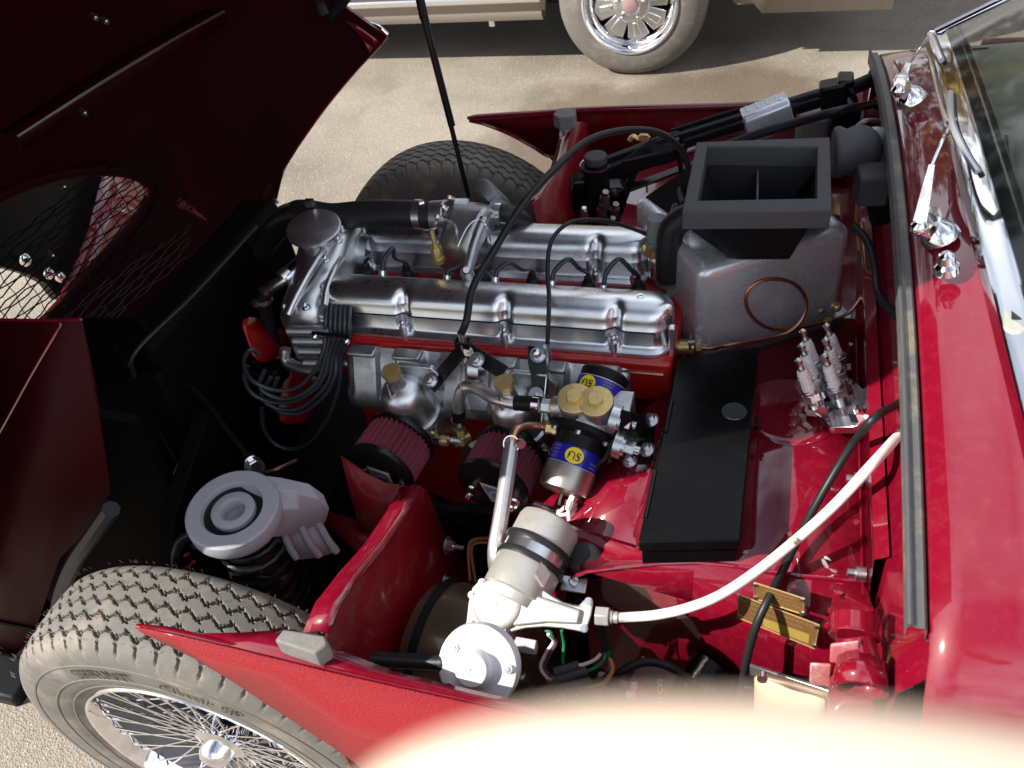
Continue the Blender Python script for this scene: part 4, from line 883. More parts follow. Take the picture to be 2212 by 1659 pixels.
# radiator and black front frame
ra = thing('radiator', 'black radiator standing in deep shade ahead of the fan', 'radiator', (-1.08, YC, .3))
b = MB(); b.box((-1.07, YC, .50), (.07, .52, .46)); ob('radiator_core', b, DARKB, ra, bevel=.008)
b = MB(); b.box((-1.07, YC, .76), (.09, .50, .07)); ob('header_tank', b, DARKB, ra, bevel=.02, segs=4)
b = MB(); b.tube([(-1.02, .85, .78), (-1.0, .86, .83), (-.96, 1.0, .85), (-.94, 1.2, .86)], .004, n=6); ob('overflow_pipe', b, RUBBER, ra)
# ================================================================ chassis tubes, and dark sheets added to keep the bay black
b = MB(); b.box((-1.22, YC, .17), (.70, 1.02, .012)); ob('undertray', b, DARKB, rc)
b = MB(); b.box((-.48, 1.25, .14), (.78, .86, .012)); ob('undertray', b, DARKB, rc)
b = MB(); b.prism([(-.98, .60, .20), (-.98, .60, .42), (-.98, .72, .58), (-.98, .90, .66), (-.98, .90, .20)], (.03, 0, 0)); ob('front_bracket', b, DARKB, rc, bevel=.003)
b = MB(); b.prism([(-1.35, .66, .20), (-1.30, .66, .72), (-1.12, .70, .86), (-1.02, .80, .72), (-1.02, .80, .20)], (.0, .02, 0)); ob('front_dark_panel', b, DARKB, rc, bevel=.003)
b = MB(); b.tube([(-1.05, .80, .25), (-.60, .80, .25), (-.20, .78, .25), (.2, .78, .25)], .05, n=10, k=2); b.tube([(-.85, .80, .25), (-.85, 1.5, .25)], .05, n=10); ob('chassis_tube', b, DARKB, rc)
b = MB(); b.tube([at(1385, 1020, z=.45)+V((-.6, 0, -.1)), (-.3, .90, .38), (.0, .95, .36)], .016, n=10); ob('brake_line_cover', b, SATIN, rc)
b = MB(); b.prism([at(px, py, y=.95) for px, py in [(150, 694), (300, 694), (330, 740), (420, 900), (300, 1200), (150, 1150)]], (0, .01, 0)); ob('front_dark_panel', b, DARKB, rc)  # dark sheet added to fill the gap where only black shade shows
# ================================================================ front suspension
ss = thing('suspension_tower', 'grey cast suspension upright with a ring top over a black coil spring', 'suspension', (-.72, .72, .3))
T = at(500, 1097, z=.70); B_ = at(612, 1285, z=.42); ax = (T-B_).normalized()
b = MB(); b.lathe([(.047, -.030), (.047, -.004), (.049, .0), (.069, .0), (.0725, -.003), (.0735, -.010), (.0735, -.026), (.070, -.034), (.048, -.034)], T, ax, n=48); ob('ring_casting', b, CASTG, ss)
b = MB(); b.lathe([(.047, -.012), (.034, -.013), (.031, -.016)], T, ax, n=40); ob('rubber_bush', b, RUBBER, ss)
b = MB(); b.lathe([(.036, -.02), (.034, .0), (.031, .002), (.021, .002), (.0185, -.001), (.0175, -.022), (.001, -.024)], T+ax*-.006, ax, n=36); ob('inner_cup', b, CASTG, ss)
b = MB(); h = []
for i in range(int(16*7.5)+1):
    a = 2*pi*i/16; u, w, _ = basis(ax); h.append(T+ax*(-.045-.030*(i/16))+(u*cos(a)+w*sin(a))*(.046+.006*min(1, i/60)))
b.tube(h, .0062, n=8, k=1); ob('coil_spring', b, BLACK, ss)
b = MB(); b.cyl(T-ax*.05, B_-ax*.02, .026, n=20); ob('damper', b, BRONZE, ss)
# arm running back and inboard
p = lambda px, py, z: at(px, py, z=z)
b = MB(); rows = [[p(498, 1028, .70), p(540, 1022, .705), p(585, 1050, .70), p(592, 1100, .685), p(560, 1165, .655), p(528, 1150, .66)],
                  [p(560, 1030, .70), p(600, 1030, .70), p(640, 1062, .69), p(645, 1100, .66), p(600, 1160, .62), p(575, 1150, .63)],
                  [p(620, 1040, .68), p(668, 1045, .68), p(690, 1078, .665), p(690, 1110, .63), p(655, 1150, .58), p(625, 1140, .60)],
                  [p(650, 1062, .66), p(700, 1068, .655), p(712, 1100, .63), p(705, 1125, .59), p(690, 1150, .55), p(660, 1140, .57)]]
b.grid(rows, True); b.f.append(tuple(range(5, -1, -1))); b.f.append(tuple(18+i for i in range(6))); ob('upper_arm', b, CASTG, ss, bevel=.006, segs=3)
b = MB()
for q in ([p(610, 1140, .61), p(622, 1175, .585), p(640, 1205, .56)], [p(650, 1135, .60), p(668, 1172, .575), p(690, 1200, .55)], [p(688, 1130, .59), p(708, 1165, .565), p(728, 1192, .545)]): b.tube(q, .0032, n=8)
b.grid([[p(608, 1140, .605), p(650, 1135, .595), p(690, 1130, .585)], [p(640, 1208, .55), p(690, 1203, .54), p(730, 1190, .54)]]); ob('arm_web', b, CASTG, ss, solid=.006)
b = MB(); b.ball(p(722, 1186, .548), .008, 12); ob('arm_boss', b, CASTG, ss)
# anti-roll link: slim rod with bright nuts
b = MB(); b.tube([p(380, 818, .66), p(400, 826, .66), p(440, 862, .66), p(500, 940, .67), p(540, 992, .68)], .0042, n=8)
rd = ob('damper_rod', b, SATIN); tag(rd, 'thin black rod with bright nuts slanting across the dark bay to the suspension ring', 'rod')
for px, py, z, r in [(380, 818, .66, .010), (372, 812, .66, .013), (543, 998, .685, .011), (547, 1005, .68, .015)]:
    b = MB(); q = p(px, py, z); d = V((.35, -.25, .1)).normalized(); b.cyl(q-d*.003, q+d*.003, r*1.1, n=16); b.hexa(q, q+d*.012, r*.75); ob('rod_nut', b, CHROME, rd)
b = MB(); b.cyl(p(550, 1012, .675), p(556, 1022, .66), .018, .014, n=16); ob('rod_bush', b, RUBBER, rd)
b = MB(); b.tube([p(572, 1020, .66), p(600, 1012, .66), p(640, 995, .64)], .003, n=6); ob('brake_pipe', b, COPPER, rd)
# bits that glint in the dark front corner
b = MB(); b.tube([p(415, 1180, .55), p(445, 1183, .55), p(490, 1192, .55), p(520, 1196, .55)], .0045, n=8); o = ob('tie_rod', b, STEEL); tag(o, 'short bright tie rod just left of the black coil spring', 'rod')
b = MB(); b.tube([p(420, 1150, .62), p(390, 1170, .60), p(380, 1205, .55), p(388, 1260, .5)], .0085, n=10); o = ob('brake_hose', b, RUBBER); tag(o, 'curved black brake hose hanging below the grey suspension ring', 'hose')
b = MB(); b.tube([p(345, 1232, .5), p(370, 1215, .5), p(410, 1195, .5)], .003, n=6); b.tube([p(345, 1250, .48), p(390, 1235, .48), p(420, 1212, .5)], .003, n=6); o = ob('horn_wiring', b, REDW); tag(o, 'thin red wires in the shade above the front tyre', 'wires'); tag(o, kind='stuff') if False else None
for px, py, z in [(305, 766, .72), (448, 988, .5), (380, 905, .55)]:
    b = MB(); q = p(px, py, z); nut(b, q, (.4, -.5, .7), .0045, .006); ob('frame_bolt', b, STEEL, rc)
# ================================================================ carburettors
def carb(q, nm):
    t = thing('carburettor', nm, 'carburettor', q-V((0, 0, .1)), 'twin carburettors'); up = V((-.06, -.22, 1)).normalized()
    b = MB(); b.hexa(q, q-up*.013, .0165, ); b.cyl(q-up*.013, q-up*.016, .012, n=20); ob('brass_cap', b, BRASS, t)
    b = MB(); b.lathe([(.0125, -.014), (.0130, -.034), (.015, -.040), (.023, -.043), (.031, -.048), (.0365, -.056), (.0395, -.070), (.0412, -.100), (.0418, -.120), (.047, -.122), (.048, -.130), (.042, -.132)], q, up, n=40); ob('suction_chamber', b, CASE, t)
    b = MB(); c = q-up*.158; b.box(c+V((0, .012, 0)), (.085, .075, .05)); b.cyl(c+V((0, -.028, 0)), c+V((0, .06, 0)), .028, n=24); b.box(c+V((0, .055, .002)), (.085, .014, .062)); ob('carburettor_body', b, CAST, t, bevel=.004)
    b = MB(); d = q+V((-.058, -.035, -.125)); b.lathe([(.001, .002), (.013, 0), (.014, -.012), (.0225, -.016), (.023, -.03), (.017, -.034), (.016, -.075)], d, (-.25, -.45, 1), n=24); ob('float_chamber', b, CAST, t)
    b = MB(); b.hexa(q+V((-.062, -.046, -.135)), q+V((-.066, -.052, -.118)), .013); ob('chamber_cap', b, SATIN, t)
    b = MB(); b.tube([q+V((-.006, -.012, -.02)), q+V((-.004, -.016, -.048))], .0022, n=6); ob('vent_pin', b, STEEL, t)
    b = MB(); b.cyl(q+V((-.06, 0, -.155)), q+V((.085, .0, -.15)), .004, n=8); ob('throttle_spindle', b, STEEL, t)
    b = MB(); b.cyl(q+V((.062, -.005, -.150)), q+V((.075, -.005, -.150)), .010, n=14); b.tube([q+V((.05, -.02, -.13)), q+V((.06, -.025, -.11)), q+V((.07, -.02, -.13))], .0025, n=6); ob('throttle_lever', b, BRASS, t)
    b = MB(); h = [q+V((.078+.02*i/40, -.004+.005*sin(i*.9), -.15+.005*cos(i*.9))) for i in range(41)]; b.tube(h, .0012, n=5, k=1); ob('return_spring', b, STEEL, t)
    for dx, dy in ((-.03, -.045), (.04, -.03)):
        b = MB(); b.cyl(q+V((dx, dy, -.12)), q+V((dx, dy, -.112)), .0065, n=12); ob('cover_screw', b, STEEL, t)
    return t
q1 = at(842, 800, y=.928); q2_ = at(1087, 824, y=.928); dq = q2_-q1
k1 = carb(q1, 'front carburettor, its brass hex cap nearest the ignition leads')
k2 = dup(k1, dq, 'rear carburettor, partly behind the braided fuel hose')
# ================================================================ pleated air filters
def air_filter(q, nm):
    t = thing('air_filter', nm, 'air filter', q, 'pleated air filters on the carburettors'); ax = V((-.15, -.98, -.04)).normalized(); R = .058
    u, w, _ = basis(ax); rows = []
    for tt in (-.064, -.056, -.02, .0, ):
        rows.append([q+ax*tt+(u*cos(2*pi*i/216)+w*sin(2*pi*i/216))*(R-.0045+.0042*cos(2*pi*i/216*36)+(.0012*cos(2*pi*i/216*72))) for i in range(216)])
    b = MB(); b.grid(rows, True); ob('pleated_gauze', b, MAROON, t, sharp=80)
    b = MB(); b.lathe([(R-.002, -.004), (R+.002, -.002), (R+.004, .003), (R+.003, .008), (R-.004, .010), (.001, .0105)], q, ax, n=64); f = ob('end_plate', b, BLACK, t)
    b = MB(); b.lathe([(R+.003, -.075), (R+.004, -.070), (R+.002, -.064), (R-.01, -.063)], q, ax, n=64); b.lathe([(.001, -.076), (R+.003, -.075)], q, ax, n=64); ob('back_plate', b, BLACK, t)
    up = (V((0, 0, 1))-ax*ax.z).normalized(); rt = up.cross(ax)*-1.0
    if rt.x < 0: rt = -rt
    o = q+ax*.0112
    b = MB(); s = [(-.018, .012), (.022, .008), (.026, -.034), (-.004, -.03)]
    b.prism([o+rt*x+up*y for x, y in s], ax*.0012); ob('badge', b, BADGEC, f)
    b = MB(); b.prism([o+ax*.0014+rt*(.004+(x-.004)*.78)+up*(-.010+(y+.010)*.78) for x, y in s], ax*.0004); ob('badge_panel', b, BADGE, f)
    b = MB(); b.lathe([(.011, 0), (.0075, 0)], o+ax*.0022+rt*.006-up*.012, ax, n=20, a0=.6, a1=5.2); ob('badge_emblem', b, BADGEC, f)
    for x, y in ((-.036, -.012), (.040, -.016)):
        b = MB(); c = o+rt*x+up*y; b.cyl(c, c+ax*.0015, .010, n=16); b.hexa(c, c+ax*.007, .0075); b.hexa(c+ax*.008, c+ax*.014, .0072); b.cyl(c+ax*.013, c+ax*.022, .0042, n=10); ob('fixing_nut', b, CHROME, f)
    return t
a1_ = at(824, 1012, y=.838); f1_ = air_filter(a1_, 'maroon pleated air filter in front of the red splash plate, left of its twin')
a2_ = at(1067, 1046, y=.838); f2_ = dup(f1_, a2_-a1_, 'maroon pleated air filter crossed by the braided fuel hose')
# ================================================================ throttle cables and brackets
tb = thing('cable_bracket', 'black two legged bracket holding the throttle cable over the manifold', 'bracket', at(1002, 760, z=.76))
b = MB(); tq = at(1003, 752, y=.985)
for e, r_ in ((at(930, 838, y=.955), 0), (at(1090, 806, y=.962), 1)):
    d = (e-tq); s = d.cross(V((0, -.6, .8))).normalized()*.012; b.prism([tq+s, e+s, e-s, tq-s], V((0, -.002, .003)))
b.box(tq+V((0, 0, .004)), (.026, .016, .026)); ob('bracket_leg', b, BLACK, tb, bevel=.001)
b = MB(); nut(b, tq+V((.010, -.008, .0)), (0, -.9, .3), .006, .006, False); ob('bracket_bolt', b, STEEL, tb)
for e in (at(930, 822, y=.95), at(1030, 778, y=.95)):
    b = MB(); nut(b, e, (0, -.6, .8), .009, .009, False); ob('bracket_bolt', b, STEEL, tb)
c = thing('throttle_cable', 'thick black throttle cable arching over both cam covers', 'cable', tq)
b = MB(); b.tube([tq+V((0, 0, .03)), at(1008, 690, y=.99), at(1022, 620, y=1.04), at(1068, 540, z=.90), at(1130, 440, z=.96), at(1195, 368, z=.98), at(1262, 308, z=.98), at(1330, 284, z=.96), at(1395, 281, z=.93), at(1440, 295, z=.90), at(1475, 330, z=.84), at(1490, 370, z=.78)], .0062, n=12, k=8); ob('outer_sleeve', b, RUBBER, c)
b = MB(); b.cyl(tq+V((0, 0, .008)), tq+V((0, 0, .034)), .0065, n=14); b.hexa(tq+V((0, 0, .0)), tq+V((0, 0, .012)), .009); ob('cable_ferrule', b, STEEL, c)
b = MB(); b.tube([tq, at(992, 860, y=.93)], .0011, n=5); ob('inner_wire', b, STEEL, c)
t2 = thing('cable_bracket', 'upright black strap bracket with a bright bolt beside the thin cable', 'bracket', at(1160, 790, z=.74))
b = MB(); q = at(1163, 760, y=.985); e = at(1168, 852, y=.945); b.prism([q+V((-.017, 0, .006)), q+V((.018, 0, .006)), q+V((.018, -.01, -.012)), e+V((.012, 0, 0)), e+V((-.012, 0, 0)), q+V((-.017, -.01, -.012))], V((0, .004, .002))); ob('bracket_leg', b, BLACK, t2, bevel=.001)
b = MB(); nut(b, at(1163, 766, y=.972), (0, -.6, .8), .0095, .009); ob('bracket_bolt', b, STEEL, t2)
b = MB(); nut(b, at(1158, 852, y=.94), (0, -.6, .8), .0085, .008, False); ob('bracket_bolt', b, STEEL, t2)
c = thing('choke_cable', 'thin black cable looping up over the far cam cover', 'cable', at(1182, 770, z=.74))
b = MB(); v_ = [at(1182, 755, y=.985), at(1185, 690, y=1.0), at(1186, 640, z=.85), at(1183, 590, z=.87), at(1187, 535, z=.89), at(1205, 500, z=.90), at(1240, 478, z=.90), at(1300, 476, z=.88), at(1355, 490, z=.85), at(1400, 507, z=.83), at(1418, 512, z=.81)]
b.tube(v_, .0036, n=10, k=8); ob('outer_sleeve', b, RUBBER, c)
b = MB(); q = at(1183, 765, y=.975); b.cyl(q+V((0, 0, -.012)), q+V((0, 0, .016)), .0058, n=12); ob('cable_ferrule', b, STEEL, c)
b = MB(); b.tube([q, at(1180, 820, y=.94), at(1170, 910, y=.91)], .0011, n=5); ob('inner_wire', b, STEEL, c)
# ================================================================ fuel pump
PL = at(1233, 1056, z=.655); PC = at(1274, 902, z=.712); PT = at(1312, 822, z=.745)
ax = (PL-PC).normalized(); ax2 = (PT-PC).normalized(); ax = (ax-ax2).normalized()
fp = thing('fuel_pump', 'double ended fuel pump with black barrels, blue labels and a cast body', 'fuel pump', PC)
lowlen = (PL-PC).length
b = MB(); b.lathe([(.056, .022), (.058, .024), (.058, .030), (.054, .034), (.041, .036), (.0395, .040), (.0385, lowlen-.022)], PC, ax, n=48); ob('barrel', b, SATIN, fp)
b = MB(); b.lathe([(.0385, lowlen-.030), (.0405, lowlen-.030), (.0405, lowlen-.002), (.038, lowlen+.006), (.030, lowlen+.010), (.001, lowlen+.011)], PC, ax, n=48); cp = ob('end_cap', b, mat('dull_nickel', (.42, .39, .34), metal=1, rough=.38, var=.15, vscale=60), fp)
upl = (PT-PC).length+.012
b = MB(); b.lathe([(.050, .012), (.050, .020), (.040, .024), (.0385, .028), (.0385, upl-.004), (.035, upl), (.001, upl+.001)], PC, -ax, n=48); ob('barrel', b, SATIN, fp)
def band(o, dr, t0, t1, r, txts, mid, face):
    b = MB(); b.lathe([(r, t0), (r+.0006, t0), (r+.0006, t1), (r, t1)], o, dr, n=56); bl = ob('blue_label', b, BLUEL, fp)
    b = MB(); b.lathe([(r+.0002, t1), (r+.0009, t1), (r+.0009, t1+.0012), (r+.0002, t1+.0012)], o, dr, n=56); ob('label_edge', b, WPRINT, bl)
    u0 = (face-dr*face.dot(dr)).normalized(); w0 = dr.cross(u0)
    def fn_(a0, flip, rr):
        def fn(x, y):
            a = a0-(x/r)*flip; return o+dr*((t0+t1)/2-y*flip)+(u0*cos(a)+w0*sin(a))*(r+rr)
        return fn
    ta, tb_, fl = mid
    f = fn_(ta, fl, .0012); b = MB(); n = 24; ring = [f(.0145*cos(2*pi*i/n), .0125*sin(2*pi*i/n)) for i in range(n)]; b.add(ring+[f(0, 0)], [(i, (i+1) % n, n) for i in range(n)]); ob('yellow_badge', b, YELL, bl)
    b = text_mb('SU', .0175, fn_(ta, fl, .0017)); ob('badge_lettering', b, INK, bl)
    for tx, yo in txts:
        g0 = fn_(tb_, fl, .0012); b = text_mb(tx, .0042, lambda x, y, g0=g0, yo=yo: g0(x, y+yo)); ob('label_print', b, LBLP, bl)
    for tx, yo in txts[:2]:
        g0 = fn_(2*ta-tb_, fl, .0012); b = text_mb(tx, .0042, lambda x, y, g0=g0, yo=yo: g0(x, y+yo)); ob('label_print', b, LBLP, bl)
vw = (CAM-PC).normalized()
band(PC, ax, lowlen-.060, lowlen-.032, .0387, [('12 VOLT', .008), ('PATENTS', .002), ('MADE IN', -.004), ('ENGLAND', -.009)], (.05, .95, -1), vw)
band(PC, -ax, upl-.046, upl-.020, .0387, [('12 VOLT', .008), ('PATENTS', .002), ('MADE IN', -.004), ('ENGLAND', -.009)], (-.62, .25, 1), vw)
# cast body with two brass capped towers
TL_, TR_ = at(1241, 860, z=.775), at(1287, 866, z=.775)
upn = V((.02, -.25, 1)).normalized()
b = MB(); b.cyl(PC-ax*.018, PC+ax*.022, .056, n=40)
for q in (TL_, TR_): b.cyl(q-upn*.055, q-upn*.004, .0265, n=32)
b.box(PC+V((.03, .005, .012)), (.075, .05, .05)); b.cyl(at(1190, 878, z=.742)+V((.005, 0, 0)), TL_-upn*.025, .017, n=18); b.cyl(at(1197, 922, z=.70), PC, .014, n=16)
ob('cast_body', b, CAST, fp, bevel=.002)
for q in (TL_, TR_):
    b = MB(); b.lathe([(.0262, -.006), (.0272, -.002), (.0265, .001), (.012, .0022), (.001, .0022)], q, upn, n=32); b.hexa(q+upn*.001, q+upn*.010, .0125, .3); ob('brass_plug', b, BRASS, fp, bevel=.0008)
u, w, _ = basis(ax)
for i in range(6):
    a = 2*pi*i/6+.35; q = PC+ax*.034+(u*cos(a)+w*sin(a))*.0485; b = MB(); b.cyl(q, q+ax*.004, .0062, n=14); b.cyl(q+ax*.003, q+ax*.006, .0045, n=10); ob('flange_screw', b, STEEL, fp)
b = MB(); sp_ = V((0, 0, 0)); q = at(1248, 1035, y=.79); q = PL+V((.012, .0, .012))+ax*.008; b.cyl(q, q+ax*.016, .006, n=12); b.hexa(q+ax*.012, q+ax*.020, .0075); b.cyl(q+ax*.02, q+ax*.034, .0105, .008, n=14); ob('terminal', b, mat('nickel_terminal', (.6, .52, .45), metal=1, rough=.35), fp)
tq2 = q+ax*.034
b = MB(); b.tube([tq2, tq2+V((.004, -.012, -.008)), at(1243, 1098, z=.64), at(1236, 1108, z=.64), at(1205, 1112, z=.64), at(1222, 1094, z=.645), at(1236, 1080, z=.65)], .0030, n=8); ob('terminal_wire', b, CABLEW, fp)
b = MB(); b.tube([at(1228, 1045, z=.64), at(1214, 1068, z=.64), at(1208, 1090, z=.63), at(1215, 1100, z=.62), at(1240, 1098, z=.64)], .0022, n=8); ob('earth_wire', b, CABLEW, fp)
b = MB(); b.tube([at(1110, 1080, z=.58), at(1150, 1086, z=.60), at(1207, 1106, z=.64)], .0048, n=10); ob('link_rod', b, STEEL, fp)
# mounting bracket
bk = thing('pump_bracket', 'black folded bracket bolting the fuel pump to the red panel', 'bracket', at(1380, 950, z=0.742))
b = MB(); o = at(1345, 905, z=0.762)
f_ = [at(1342, 885, z=0.787), at(1358, 890, z=0.782), at(1372, 1008, z=0.682), at(1338, 990, z=0.702), at(1330, 930, z=0.742)]
b.prism(f_, (.003, 0, .001)); g_ = [at(1362, 915, z=0.742), at(1400, 893, z=0.737), at(1416, 897, z=0.732), at(1412, 995, z=0.687), at(1400, 1004, z=0.682), at(1345, 1006, z=0.682), at(1340, 985, z=0.692)]
b.prism(g_, (0, 0, .003)); b.prism([at(1360, 890, z=0.782), at(1416, 897, z=0.732), at(1412, 940, z=0.712), at(1362, 955, z=0.712)], (.002, -.002, .001)); ob('bracket_plate', b, BLACK, bk, bevel=.0015)
for px, py, z in [(1408, 908, 0.737), (1398, 972, 0.710), (1362, 995, 0.697)]:
    b = MB(); nut(b, at(px, py, z=z), (-.3, -.2, 1), .0085, .007, False); ob('bracket_bolt', b, STEEL, bk)
for px, py, z in [(1338, 908, 0.757), (1346, 962, 0.722)]:
    b = MB(); q = at(px, py, z=z); d = V((1, -.15, -.15)).normalized(); b.cyl(q-d*.012, q, .022, n=20); b.cyl(q, q+d*.004, .016, n=18); b.hexa(q+d*.004, q+d*.018, .011); b.cyl(q+d*.018, q+d*.026, .007, n=12); ob('mount_nut', b, STEEL, bk)
b = MB(); b.tube([at(1325, 950, z=0.732), at(1310, 985, z=0.702), at(1290, 1005, z=0.682)], .003, n=6); b.tube([at(1332, 948, z=0.732), at(1318, 980, z=0.702), at(1318, 1000, z=0.692)], .003, n=6); ob('pump_wiring', b, RUBBER, bk)
# ================================================================ braided hoses
def braided(name_pts, r, label, nm='fuel_hose'):
    t = thing(nm, label, 'hose', name_pts[0]); b = MB()
    p_ = catmull(name_pts, 40 if len(name_pts) < 7 else 26); acc = 0; rows = []; u = None; NN = 16
    for i, q in enumerate(p_):
        tt = (p_[min(i+1, len(p_)-1)]-p_[max(i-1, 0)]).normalized()
        if u is None: u = basis(tt)[0]
        u = (u-tt*u.dot(tt)).normalized(); w = tt.cross(u); rows.append([q+(u*cos(2*pi*j/NN)+w*sin(2*pi*j/NN))*(r+.0006*(1 if (i+j) % 2 else -1)) for j in range(NN)])
    b.grid(rows, True); ob('braid', b, BRAID, t, sharp=5); return t
BRAID = mat('steel_braid', (0.72, 0.70, 0.69), metal=0.9, rough=0.36, var=.15, vscale=250)
h1 = braided([at(990, 888, z=.655), at(992, 862, z=.69), at(1003, 838, z=.715), at(1030, 838, z=.725), at(1065, 858, z=.735), at(1110, 870, z=.74), at(1150, 872, z=.742)], .0105, 'braided steel fuel hose bending over the rear carburettor to the pump')
b = MB(); b.cyl(at(1113, 870, z=.74), at(1152, 873, z=.742), .0125, n=18); ob('hose_sleeve', b, SATIN, h1)
b = MB(); b.cyl(at(1151, 872, z=.742), at(1166, 874, z=.742), .0135, n=18); ob('hose_clip', b, CHROME, h1)
b = MB(); b.hexa(at(1172, 876, z=.742), at(1188, 878, z=.742), .0115); ob('hose_union', b, STEEL, h1)
b = MB(); b.hexa(at(1188, 878, z=.742), at(1200, 879, z=.742), .0125); ob('brass_union', b, BRASS, h1)
b = MB(); b.cyl(at(990, 885, z=.66), at(992, 912, z=.62), .0115, n=16); ob('hose_sleeve', b, SATIN, h1)
b = MB(); b.lathe([(.0118, -.005), (.0130, -.005), (.0130, .005), (.0118, .005)], at(991, 908, z=.63), (0, -.1, 1), n=20); b.cyl(at(976, 905, z=.63), at(980, 905, z=.63), .004, n=8); ob('hose_clip', b, STEEL, h1)
b = MB(); q = at(995, 940, z=.60); b.cyl(at(992, 918, z=.615), q, .010, n=14); b.hexa(q+V((0, 0, .005)), q+V((0, 0, .018)), .012); b.cyl(q+V((-.012, -.01, -.01)), q+V((.012, .01, -.01)), .011, n=14); b.ball(q+V((0, 0, -.012)), .014, 12); ob('brass_tee', b, BRASS, h1)
b = MB(); b.tube([at(905, 965, z=.52), at(908, 940, z=.555), at(922, 926, z=.575), at(945, 922, z=.585), at(965, 924, z=.59)], .0062, n=10); ob('steel_pipe', b, STEEL, h1)
b = MB(); b.box(at(972, 925, z=.592), (.016, .013, .014)); ob('brass_union', b, BRASS, h1)
h2 = braided([at(1107, 955, z=.725), at(1100, 1000, z=.715), at(1091, 1060, z=.70), at(1080, 1130, z=.68), at(1070, 1190, z=.655), at(1074, 1235, z=.625), at(1086, 1275, z=.58)], .0115, 'long braided steel fuel hose hanging in front of the rear air filter', 'fuel_hose')
b = MB(); b.lathe([(.0118, -.007), (.0135, -.007), (.0135, .007), (.0118, .007)], at(1108, 958, z=.727), (-.05, -.5, .4), n=22); b.box(at(1122, 958, z=.731), (.010, .01, .012)); ob('hose_clip', b, CHROME, h2)
b = MB(); b.cyl(at(1122, 956, z=.733), at(1127, 960, z=.735), .0075, n=12); ob('clip_screw', b, STEEL, h2)
b = MB(); b.tube([at(1108, 955, z=.728), at(1110, 938, z=.738), at(1122, 925, z=.738), at(1145, 920, z=.728), at(1178, 922, z=.715)], .0068, n=12); ob('copper_bend', b, COPPER, h2)
b = MB(); b.hexa(at(1176, 922, z=.715), at(1190, 923, z=.712), .0115); b.hexa(at(1193, 923, z=.711), at(1202, 924, z=.71), .0135); ob('brass_union', b, BRASS, h2)
b = MB(); b.tube([at(1015, 1255, z=.42), at(1012, 1185, z=.45), at(1025, 1165, z=.46), at(1065, 1163, z=.47), at(1100, 1168, z=.47)], .0028, n=8); b.tube([at(1028, 1260, z=.41), at(1018, 1192, z=.44), at(1032, 1172, z=.455), at(1100, 1176, z=.46)], .0028, n=8); o = ob('brake_pipes', b, ORANGE); tag(o, 'pair of bare copper brake pipes bending behind the braided hose', 'pipes')
b = MB(); b.tube([at(905, 1080, z=.46), at(960, 1095, z=.46), at(1010, 1098, z=.46), at(1050, 1100, z=.47), at(1120, 1085, z=.49)], .009, n=10); o = ob('heater_pipe', b, RUBBER); tag(o, 'dusty black hose low between the red splash plate and the footwell', 'hose')
for px, py in [(965, 1178), (962, 1257)]:
    b = MB(); q = at(px, py, x=-.492); b.cyl(q, q+V((.004, 0, 0)), .017, n=20); b.hexa(q+V((.004, 0, 0)), q+V((.013, 0, 0)), .0095); b.cyl(q+V((.013, 0, 0)), q+V((.032, 0, 0)), .0042, n=10); ob('panel_bolt', b, STEEL, rc)
def atp(px, py, p0, n):
    r = CR*(px-CX)+CD*(py-CY)+CF*FPX; n = V(n); return CAM+r*((V(p0)-CAM).dot(n)/r.dot(n))
# ================================================================ rubber bonnet blocks
def block(pts, z, hgt, label, y_):
    b = MB(); b.prism([at(px, py, z=z) for px, py in pts], (0, 0, -hgt)); o = ob('rubber_buffer', b, BLOCKM, None, bevel=.003, segs=3); tag(o, label, 'buffer', 'rubber bonnet buffers'); return o
block([(592, 1383), (612, 1358), (702, 1372), (708, 1392), (680, 1412)], .818, .030, 'grey rubber buffer block on the near wing edge beside the front tyre', 0)
block([(1194, 246), (1204, 236), (1244, 233), (1240, 250), (1207, 254)], .83, .03, 'small grey rubber buffer block on the far wing edge', 0)
# ================================================================ black tool box
tbx = thing('battery_box', 'shiny black lidded metal box lying on the red footwell top', 'box', at(1520, 980, z=.69))
TLc, TRc, BRc, BLc = [at(px, py, z=.742) for px, py in [(1466, 770), (1640, 747), (1600, 1166), (1378, 1172)]]
b = MB(); cen = (TLc+TRc+BRc+BLc)/4
bt = [q+(cen-q)*.04 for q in (TLc, TRc, BRc, BLc)]; b.prism([V((q.x, q.y, .684)) for q in bt], (0, 0, .052)); ob('box_body', b, BOXB, tbx, bevel=.002)
b = MB(); q4 = [TLc, TRc, BRc, BLc]; b.prism([V((q.x, q.y, .722)) for q in q4], (0, 0, .020)); lid = ob('box_lid', b, BOXB, tbx, bevel=.003, segs=3)
b = MB(); q = at(1586, 888, z=.7425); b.lathe([(.0185, -.0004), (.0175, .0006), (.0150, .0004), (.008, .0002), (.001, .0001)], q, (0, 0, 1), n=36); ob('drain_dimple', b, mat('dimple_reflection_grey', (.10, .115, .125), metal=.7, rough=.25), lid)  # blue-grey reflection in the lid's dimple put into the disc colour
for pa, pb in (((1452, 868), (1438, 935)), ((1415, 1018), (1394, 1120))):
    b = MB(); A, B2 = at(*pa, z=.741), at(*pb, z=.741); b.cyl(A, B2, .0036, n=10); ob('hinge', b, BLACK, tbx)
b = MB(); q = at(1634, 915, z=.725); b.box(q, (.006, .02, .012)); b.cyl(q+V((.003, 0, -.004)), q+V((.007, 0, -.004)), .004, n=8); ob('latch', b, BLACK, tbx, bevel=.001)
